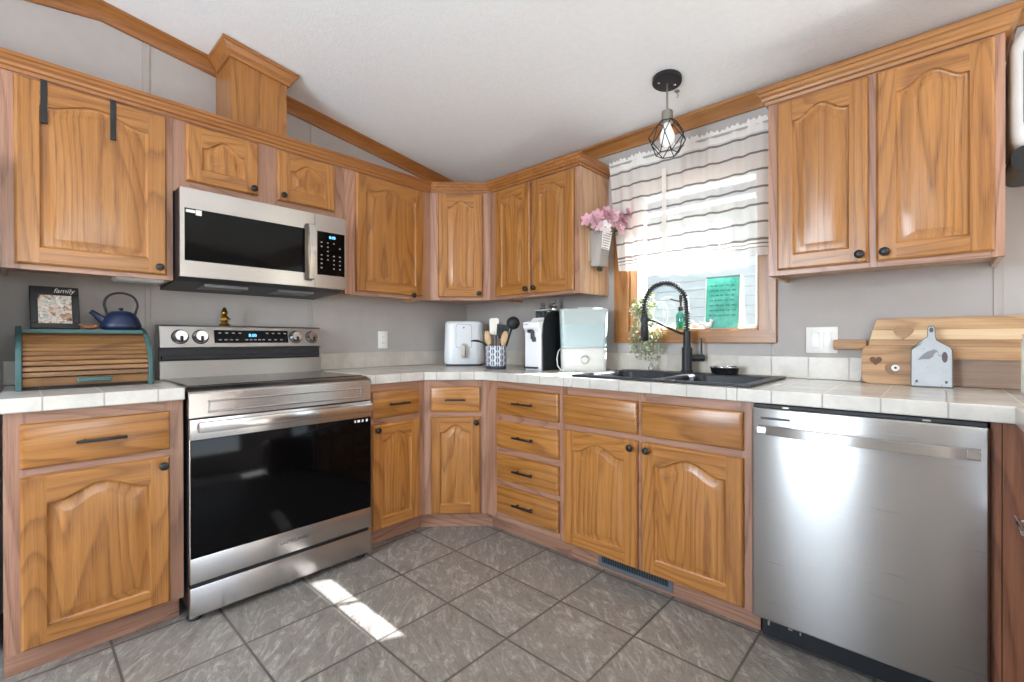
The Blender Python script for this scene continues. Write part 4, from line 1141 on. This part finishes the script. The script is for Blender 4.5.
NT_TAM = oak('tambour_slats', 'y', '93693E', '7B542E', '4A2F1A', rough=.5, ring=5)
make_breadbox()
TOPZ = .9075+.2222
def photo_mat():
    m = NT('family_photograph'); v = m.coord((1, 1, 1)); n = m.noise(v, 30, 2, .6, .8); n2 = m.noise(v, 75, 2, .5)
    c = m.ramp(n, [(.30, lin('54463C')), (.42, lin('C9A48A')), (.5, lin('E4E0DA')), (.6, lin('B7B9B4')), (.72, lin('6B4A3A'))])
    c = m.mix(m.math('GREATER_THAN', n2, .62), c, lin('F0EDE8')); m.set(Base_Color=c, Roughness=.25); return m.m
t = thing('framed_photo', 'black picture frame with a family snapshot on the bread box', 'picture frame', (.19, -2.312, TOPZ), 0)
t.rotation_euler = (0, 0, PI/2+R(4))
lean = Matrix.Rotation(R(-14), 4, 'X')
m = MB(); m.xf = lean
w, h = .070, .172
for q in ((-w, w, 0, .022), (-w, w, h-.034, h), (-w, -w+.022, .022, h-.034), (w-.022, w, .022, h-.034)): m.rbox(q[0], q[1], -.012, .004, q[2], q[3], .002, 1)
fr = m.build('frame', BLK, t)
m = MB(); m.xf = lean; m.box(-w+.021, w-.021, -.006, .002, .021, h-.033); m.build('photo', photo_mat(), t)
m = MB(); m.xf = lean; m.box(-w+.002, w-.002, .0, .006, .002, h-.002); m.build('backing', BLP, t)
pm = lean @ Vector((.026, -.0128, h-.017)); text('script_lettering', 'family', .026, WHP, fr, pm, (PI/2-R(14), 0, 0), shear=.3)
m = MB(); m.xf = Matrix.Identity(4); m.prism([(.006, .0), (.07, .0), (.03, .10)], -.008, .008, 'x'); m.build('easel_leg', BLP, t)
def make_teapot():
    t = thing('teapot', 'navy cast iron teapot with a black loop handle', 'teapot', (.17, -2.113, TOPZ), 0)
    m = MB(); m.lathe([(.050, 0), (.064, .004), (.069, .014), (.067, .026), (.058, .050), (.047, .068), (.036, .075), (.02, .077)], (0, 0, 0), 32); b = m.build('body', NAV, t, smooth=50)
    m = MB(); m.tube([(0, -.05, .036), (0, -.070, .052), (0, -.088, .070), (0, -.098, .076)], [.019, .014, .010, .009], 12); m.build('spout', NAV, t, smooth=60)
    m = MB(); m.lathe([(.036, .073), (.036, .077), (.02, .081), (.004, .082)], (0, 0, 0), 28); l = m.build('lid', NAV, t, smooth=50)
    MB().lathe([(.005, .080), (.005, .086), (.009, .089), (.007, .094), (.001, .095)], (0, 0, 0), 14).build('lid_knob', NAV, l, smooth=50)
    m = MB(); m.tube([(0, -.046, .066)]+[(0, .055*math.cos(R(a))*-1, .088+.070*math.sin(R(a))**.6) for a in range(6, 175, 8)]+[(0, .046, .066)], .0048, 8); m.build('loop_handle', BLM, t, smooth=60)
make_teapot()
t = thing('trinket', 'small copper brown trinket between the frame and the teapot', 'ornament', (.21, -2.215, TOPZ))
m = MB(); m.sphere((0, 0, .009), .016, .022, .009, 14, 8); m.sphere((.004, .018, .014), .009, .010, .009, 10, 7); m.tube([(0, -.018, .012), (.004, -.036, .022)], [.006, .002], 8); m.build('body', CPR, t, smooth=60)
t = thing('figurine', 'small brass figurine on top of the range backguard', 'figurine', (.075, -1.70, 1.158))
m = MB(); m.lathe([(.024, 0), (.026, .005), (.022, .012), (.012, .016), (.017, .026), (.020, .038), (.014, .05), (.008, .054)], (0, 0, 0), 18); m.build('body', BRS, t, smooth=50)
m = MB(); m.sphere((0, 0, .066), .014, .014, .015, 14, 9); m.sphere((.012, .002, .064), .005, .005, .004, 8, 6); m.lathe([(.016, .074), (.010, .080), (.009, .090), (.004, .094)], (0, 0, 0), 14); m.build('head', BRS, t, smooth=50)
m = MB()
for s in (-1, 1): m.tube([(0, s*.014, .044), (.006, s*.022, .034), (.016, s*.010, .030)], [.006, .005, .004], 8)
m.build('arms', plain('brass_pale', 'C9B07A', .4, .7), t, smooth=60)

# ------------------------------------------------------------------ cutting boards
def leanb(deg): return Matrix.Rotation(R(-deg), 4, 'X')
t = thing('cutting_board', 'long striped paddle cutting board leaning at the back', 'cutting board', (2.50, -.052, .9085))
m = MB(); m.xf = leanb(7)
def pad(z0, z1, x0a, x0b, mi): m.mi = mi; m.prism([(x0b, z0), (.62, z0), (.62, z1), (x0a, z1)], 0, .018, 'y')
pad(.100, .148, .025, .010, 0); pad(.148, .175, .030, .025, 1); pad(.175, .215, .038, .030, 3); pad(.215, .262, .052, .038, 0); pad(.0, .100, .010, -.0, 2)
b = m.build('board', [BD1, BD2, BD3, BD4], t, bevel=.002)
m = MB(); m.xf = leanb(7); m.rbox(-.095, .02, .001, .017, .133, .176, .006); m.build('handle', BD2, t, smooth=40)
def heart(s, cx, cz):
    P = []
    for i in range(28):
        a = 2*PI*i/28; P.append((cx+s*16*math.sin(a)**3/16, cz+s*(13*math.cos(a)-5*math.cos(2*a)-2*math.cos(3*a)-math.cos(4*a))/16))
    return P
m = MB(); m.xf = leanb(7); m.prism(heart(.031, .135, .205), -.006, .0, 'y'); m.build('heart_inlay', BD2, t, bevel=.002)
t = thing('cutting_board', 'smaller rounded wooden board with a heart shaped hole', 'cutting board', (2.608, -.100, .9085))
m = MB(); m.xf = leanb(11)
m.prism(rrect(-.100, .105, 0, .155, .028), 0, .016, 'y'); b = m.build('board', BD2, t, bevel=.002)
m = MB(); m.xf = leanb(11); m.prism(heart(.020, -.055, .092), -.0008, .0, 'y'); m.build('heart_hole', plain('hole_brown', '6B4B38', .7), b)
m = MB(); m.xf = leanb(11); m.lathe([(.023, 0), (.023, -.0015)], (-.004, 0, .063), 20, 'y'); m.build('knot_patch', plain('knot_brown', '8A6A4C', .6), b)
m = MB(); m.xf = leanb(11); m.lathe([(.013, -.001), (.013, -.005), (.005, -.006)], (.006, 0, .064), 20, 'y'); s_ = m.build('metal_disc', plain('disc_white', 'E2E2E0', .3), b, smooth=40)
m = MB(); m.xf = leanb(11); m.lathe([(.0045, -.0055), (.0045, -.0068)], (.006, 0, .064), 12, 'y'); m.build('disc_centre', BLK, s_)
t = thing('serving_board', 'grey white painted serving board with a bird motif', 'serving board', (2.717, -.150, .9085))
def sb(o):
    return [(-.058+o, 0+o), (.058-o, 0+o), (.058-o, .140-o*.5)]+[(.058-o-.046*smooth01(u), .140+.045*u-o*.3) for u in (.2, .4, .6, .8)]+[(.012-o*.6, .19), (.011-o*.6, .222), (.006-o*.3, .232-o), (-.006+o*.3, .232-o), (-.011+o*.6, .222), (-.012+o*.6, .19)]+[(-.012+o-.046*smooth01(1-u), .185-.045*(1-u)-o*.3) for u in (.2, .4, .6, .8)][::1]+[(-.058+o, .140-o*.5)]
m = MB(); m.xf = leanb(13); m.prism(sb(0), 0, .013, 'y'); b = m.build('board', plain('board_rim', '6E675F', .6), t)
m = MB(); m.xf = leanb(13); m.prism(sb(.004), -.001, .0, 'y')
def paint_mat():
    m = NT('worn_pale_paint'); v = m.coord(); n = m.noise(v, 25, 4, .6); n2 = m.noise(v, 60, 3, .6)
    c = m.mix(n, lin('A9AEB4'), lin('C3C8CC')); c = m.mix(m.ramp(n2, [(.62, (0, 0, 0, 1)), (.7, (1, 1, 1, 1))]), c, lin('9A9C9E')); m.set(Base_Color=c, Roughness=.5); return m.m
f = m.build('painted_face', paint_mat(), b)
def mark(pts, mat, nm='bird_motif', d=-.0016):
    m = MB(); m.xf = leanb(13); m.prism(pts, d, -.0009, 'y'); return m.build(nm, mat, f)
gm = plain('motif_grey', '85888C', .6)
mark([(-.038, .100), (-.024, .103), (-.006, .104), (.004, .112), (.008, .124), (.014, .132), (.020, .124), (.016, .136), (.008, .141), (-.001, .137), (-.012, .132), (-.022, .122), (-.030, .112)], gm)
mark([(.036+.008*math.cos(2*PI*i/20), .112+.020*math.sin(2*PI*i/20)) for i in range(20)], plain('motif_brown', '5E5654', .6), 'oval_knot')
for x in (-.040, .040): mark([(x+.004*math.cos(2*PI*i/14), .020+.0055*math.sin(2*PI*i/14)) for i in range(14)], plain('motif_brown', '5E5654', .6), 'dot_mark')
mark([(.006*math.cos(2*PI*i/14), .215+.010*math.sin(2*PI*i/14)) for i in range(14)], plain('motif_brown', '5E5654', .6), 'hang_hole')

# ------------------------------------------------------------------ things at the right edge
t = thing('wall_appliance', 'white rounded appliance with a dark window at the right edge', 'appliance', (2.905, -.17, 1.62))
m = MB(); P = lambda i, y: [(a, y, b) for a, b in rrect(0+i, .36-i, .06+i, .45-i, .06, 7)]
m.rings([P(0, .16), P(0, -.075), P(.008, -.088), P(.02, -.092)]); m.build('housing', plain('appliance_white', 'DDDCDA', .35), t, smooth=45)
m = MB(); m.rings([[(a, y, b) for a, b in rrect(.026, .33, .105, .41, .045, 6)] for y in (-.090, -.094)]); fr = m.build('window_rim', BLP, t)
m = MB(); m.rings([[(a, y, b) for a, b in rrect(.032, .324, .29, .404, .04, 6)] for y in (-.093, -.0955)]); m.build('window_glare', plain('window_pale', 'C9CCCF', .2), fr)
m = MB(); m.rings([[(a, y, b) for a, b in rrect(.032, .324, .111, .29, .03, 6)] for y in (-.093, -.0955)]); m.build('window_dark', BLG, fr)
m = MB(); m.rings([[(a, y, b) for a, b in rrect(.0, .36, .0, .075, .03, 5)] for y in (.15, -.07, -.085)]); m.build('lower_tray', plain('tray_black', '17181A', .3), t, smooth=40)
t = thing('strap', 'thin black strip running down from the crown at the right edge', 'strap', (0, 0, 0))  # narrow black strip sloping down from the crown end
m = MB(); rs = []
for i in range(9):
    u = i/8; x = 2.955-.040*u; y = -.10-.16*u; z = 2.15-.165*u-.02*math.sin(PI*u); rs.append([(x, y, z), (x+.012, y+.004, z), (x+.012, y+.006, z+.001), (x, y+.002, z+.001)])
m.rings(rs); m.build('black_strip', BLM, t)
t = thing('canister', 'white canister at the right edge in front of the boards', 'canister', (3.010, -.22, .907))
MB().lathe([(.075, 0), (.08, .004), (.08, .17), (.074, .178)], (0, 0, 0), 28).build('body', WHP, t, smooth=45)
MB().lathe([(.078, .178), (.079, .192), (.07, .198), (.01, .2)], (0, 0, 0), 28).build('lid', WHP, t, smooth=45)
# refrigerator beyond the left edge
t = thing('refrigerator', 'black refrigerator edge at the far left under the short cabinet', 'refrigerator', (.02, -2.475, 0))
MB().rbox(0, .30, -.70, 0, .02, 1.73, .008).build('body', BLP, t, smooth=35)
MB().rbox(.301, .345, -.70, -.002, .62, 1.73, .008).build('door', BLK, t, smooth=35)
MB().rbox(.301, .345, -.70, -.002, .05, .61, .008).build('freezer_drawer', BLK, t, smooth=35)

# ------------------------------------------------------------------ wall pocket with flowers
def make_pocket():
    t = thing('wall_pocket', 'grey metal wall pocket with a white lettered tag', 'planter', (1.2885, -.15, 1.50))
    gm = plain('pocket_grey', '9A948E', .45, .4)
    m = MB(); m.rings([[(.0, -.048, 0), (.052, -.040, 0), (.052, .040, 0), (.0, .048, 0)], [(.0, -.062, .20), (.080, -.055, .20), (.080, .055, .20), (.0, .062, .20)]], True, False); m.build('pocket', gm, t, bevel=.002)
    m = MB(); m.rbox(.0, .004, -.075, -.045, .03, .21, .002, 1); m.build('back_plate', plain('pocket_wood', 'D9BFA0', .6), t)
    m = MB(); m.rings([[(.0525, -.034, .03), (.0525, .036, .03), (.0545, .036, .03), (.0545, -.034, .03)], [(.0805, -.050, .200), (.0805, .050, .200), (.0825, .050, .200), (.0825, -.050, .200)]]); tg = m.build('tag', plain('tag_white', 'ECEAE6', .5), t)
    ink = plain('tag_ink', '6A6A6C', .6)
    for i in range(11):
        z = .185-i*.0135; k = (z-.03)/.17; x = .0545+k*.028+.0006; wy = .026+.012*k
        m = MB(); yy = -wy
        while yy < wy:
            w = random.uniform(.006, .014); m.rbox(x-.001, x+.0006, yy, min(wy, yy+w), z-.0022, z+.0022, .0004, 1); yy += w+.004
        m.build('tag_lettering', ink, tg)
    m = MB(); m.sphere((.03, .0, -.012), .016, .022, .014, 10, 7); m.build('moss', plain('moss_dark', '3A3D33', .9), t, smooth=50)
    # flowers
    rnd = random.Random(11)
    base = Vector((1.2865+.04, -.15, 1.66))
    pk = [plain('petal_pink', 'DDA9B8', .6), plain('petal_blush', 'EBC7CF', .6), plain('petal_white', 'EFE6E4', .6)]
    proto = []
    for kind in range(3):
        m = MB(); m.mi = 0
        for layer, (n, rr, up) in enumerate(((6, .040, .25), (5, .030, .6))):
            for k in range(n):
                a = 2*PI*k/n+layer*.5+rnd.uniform(-.2, .2); d = Vector((math.cos(a), math.sin(a), up)).normalized(); u = Vector((-math.sin(a), math.cos(a), 0)); nn = d.cross(u)
                s = rr*rnd.uniform(.85, 1.15); p = Vector((0, 0, .002*layer))
                m.add([p, p+d*s*.5+u*s*.34, p+d*s*.9+u*s*.2+nn*s*-.1, p+d*s*1.02, p+d*s*.9-u*s*.2+nn*s*-.1, p+d*s*.5-u*s*.34, p+d*s*.5-nn*s*.12], [(0, 1, 6), (1, 2, 6), (2, 3, 6), (3, 4, 6), (4, 5, 6), (5, 0, 6)])
        proto.append(m)
    lab = {0: 'pink flower with open petals in the grey wall pocket', 1: 'blush flower with soft petals in the grey wall pocket', 2: 'white flower with open petals in the grey wall pocket'}
    spots = [(-.10, 0, .07, 0), (-.055, .02, .055, 1), (-.06, .03, .095, 0), (-.02, .035, .06, 2), (-.01, .03, .10, 0), (.02, .045, .07, 1), (.055, .04, .06, 0), (.03, .04, .11, 1), (.075, .03, .095, 0), (.10, .02, .075, 0), (.005, .02, .13, 0), (-.035, .055, .04, 2), (.045, .055, .035, 1), (.11, .025, .12, 0)]
    gs = plain('silk_stem', '6E7E54', .7)
    meshes = {}
    for i, (dy, dx, dz, k) in enumerate(spots):
        dy, dx, dz = (dy*1.45, dx+.004, dz*1.15) if dy < 0 else (dy*.85, dx+.014+dy*.75, dz*1.15)
        pos = base+Vector((dx, dy, dz))
        f = thing('bouquet_flower', lab[k], 'flower', pos, 0, ('pink', 'blush', 'white')[k]+' flowers in the wall pocket')
        dirv = Vector((.5+dx*4, dy*7-.45, .25+dz)).normalized()
        f.rotation_mode = 'QUATERNION'; f.rotation_quaternion = Vector((0, 0, 1)).rotation_difference(dirv)
        if k not in meshes: o = proto[k].build('petals', pk[k], f, smooth=60); meshes[k] = o.data
        else:
            o = bpy.data.objects.new('petals', meshes[k]); COL.objects.link(o); o.parent = f
        MB().sphere((0, 0, .004), .005, .005, .006, 8, 6).build('centre', plain('flower_centre', 'B99A5A', .7), f, smooth=60)
        inv = f.rotation_quaternion.inverted(); foot = Vector((1.2865+.04, -.15+dy*.3, 1.665))-pos
        a = inv @ foot
        MB().tube([(0, 0, 0), tuple(a*.5+Vector((0, 0, -.006))), tuple(a)], .0013, 5).build('stem', gs, f)
    lf = thing('bouquet_leaves', 'spray of green leaves among the pink flowers', 'leaves', base)
    m = MB()
    for i in range(26):
        a = Vector((rnd.uniform(.0, .05), rnd.uniform(-.09, .10), rnd.uniform(.02, .10))); d = Vector((rnd.uniform(-.2, 1), rnd.uniform(-1, 1), rnd.uniform(-.2, 1))).normalized(); u = d.cross(Vector((0, 0, 1))).normalized(); s = .035
        m.add([a, a+d*s*.5+u*s*.2, a+d*s, a+d*s*.5-u*s*.2], [(0, 1, 2), (0, 2, 3)])
    m.build('foliage', plain('silk_leaf', '74855E', .7), lf)
    m = MB()
    for i, (dy, dz) in enumerate(((-.14, .10), (-.15, .03), (.15, .11))):
        m.tube([(.02, dy*.3, .02), (.03, dy*.7, dz*.7), (.035, dy, dz)], [.002, .003, .0012], 6)
    m.build('twigs', plain('twig_pink', 'C79AA2', .7), lf)
make_pocket()
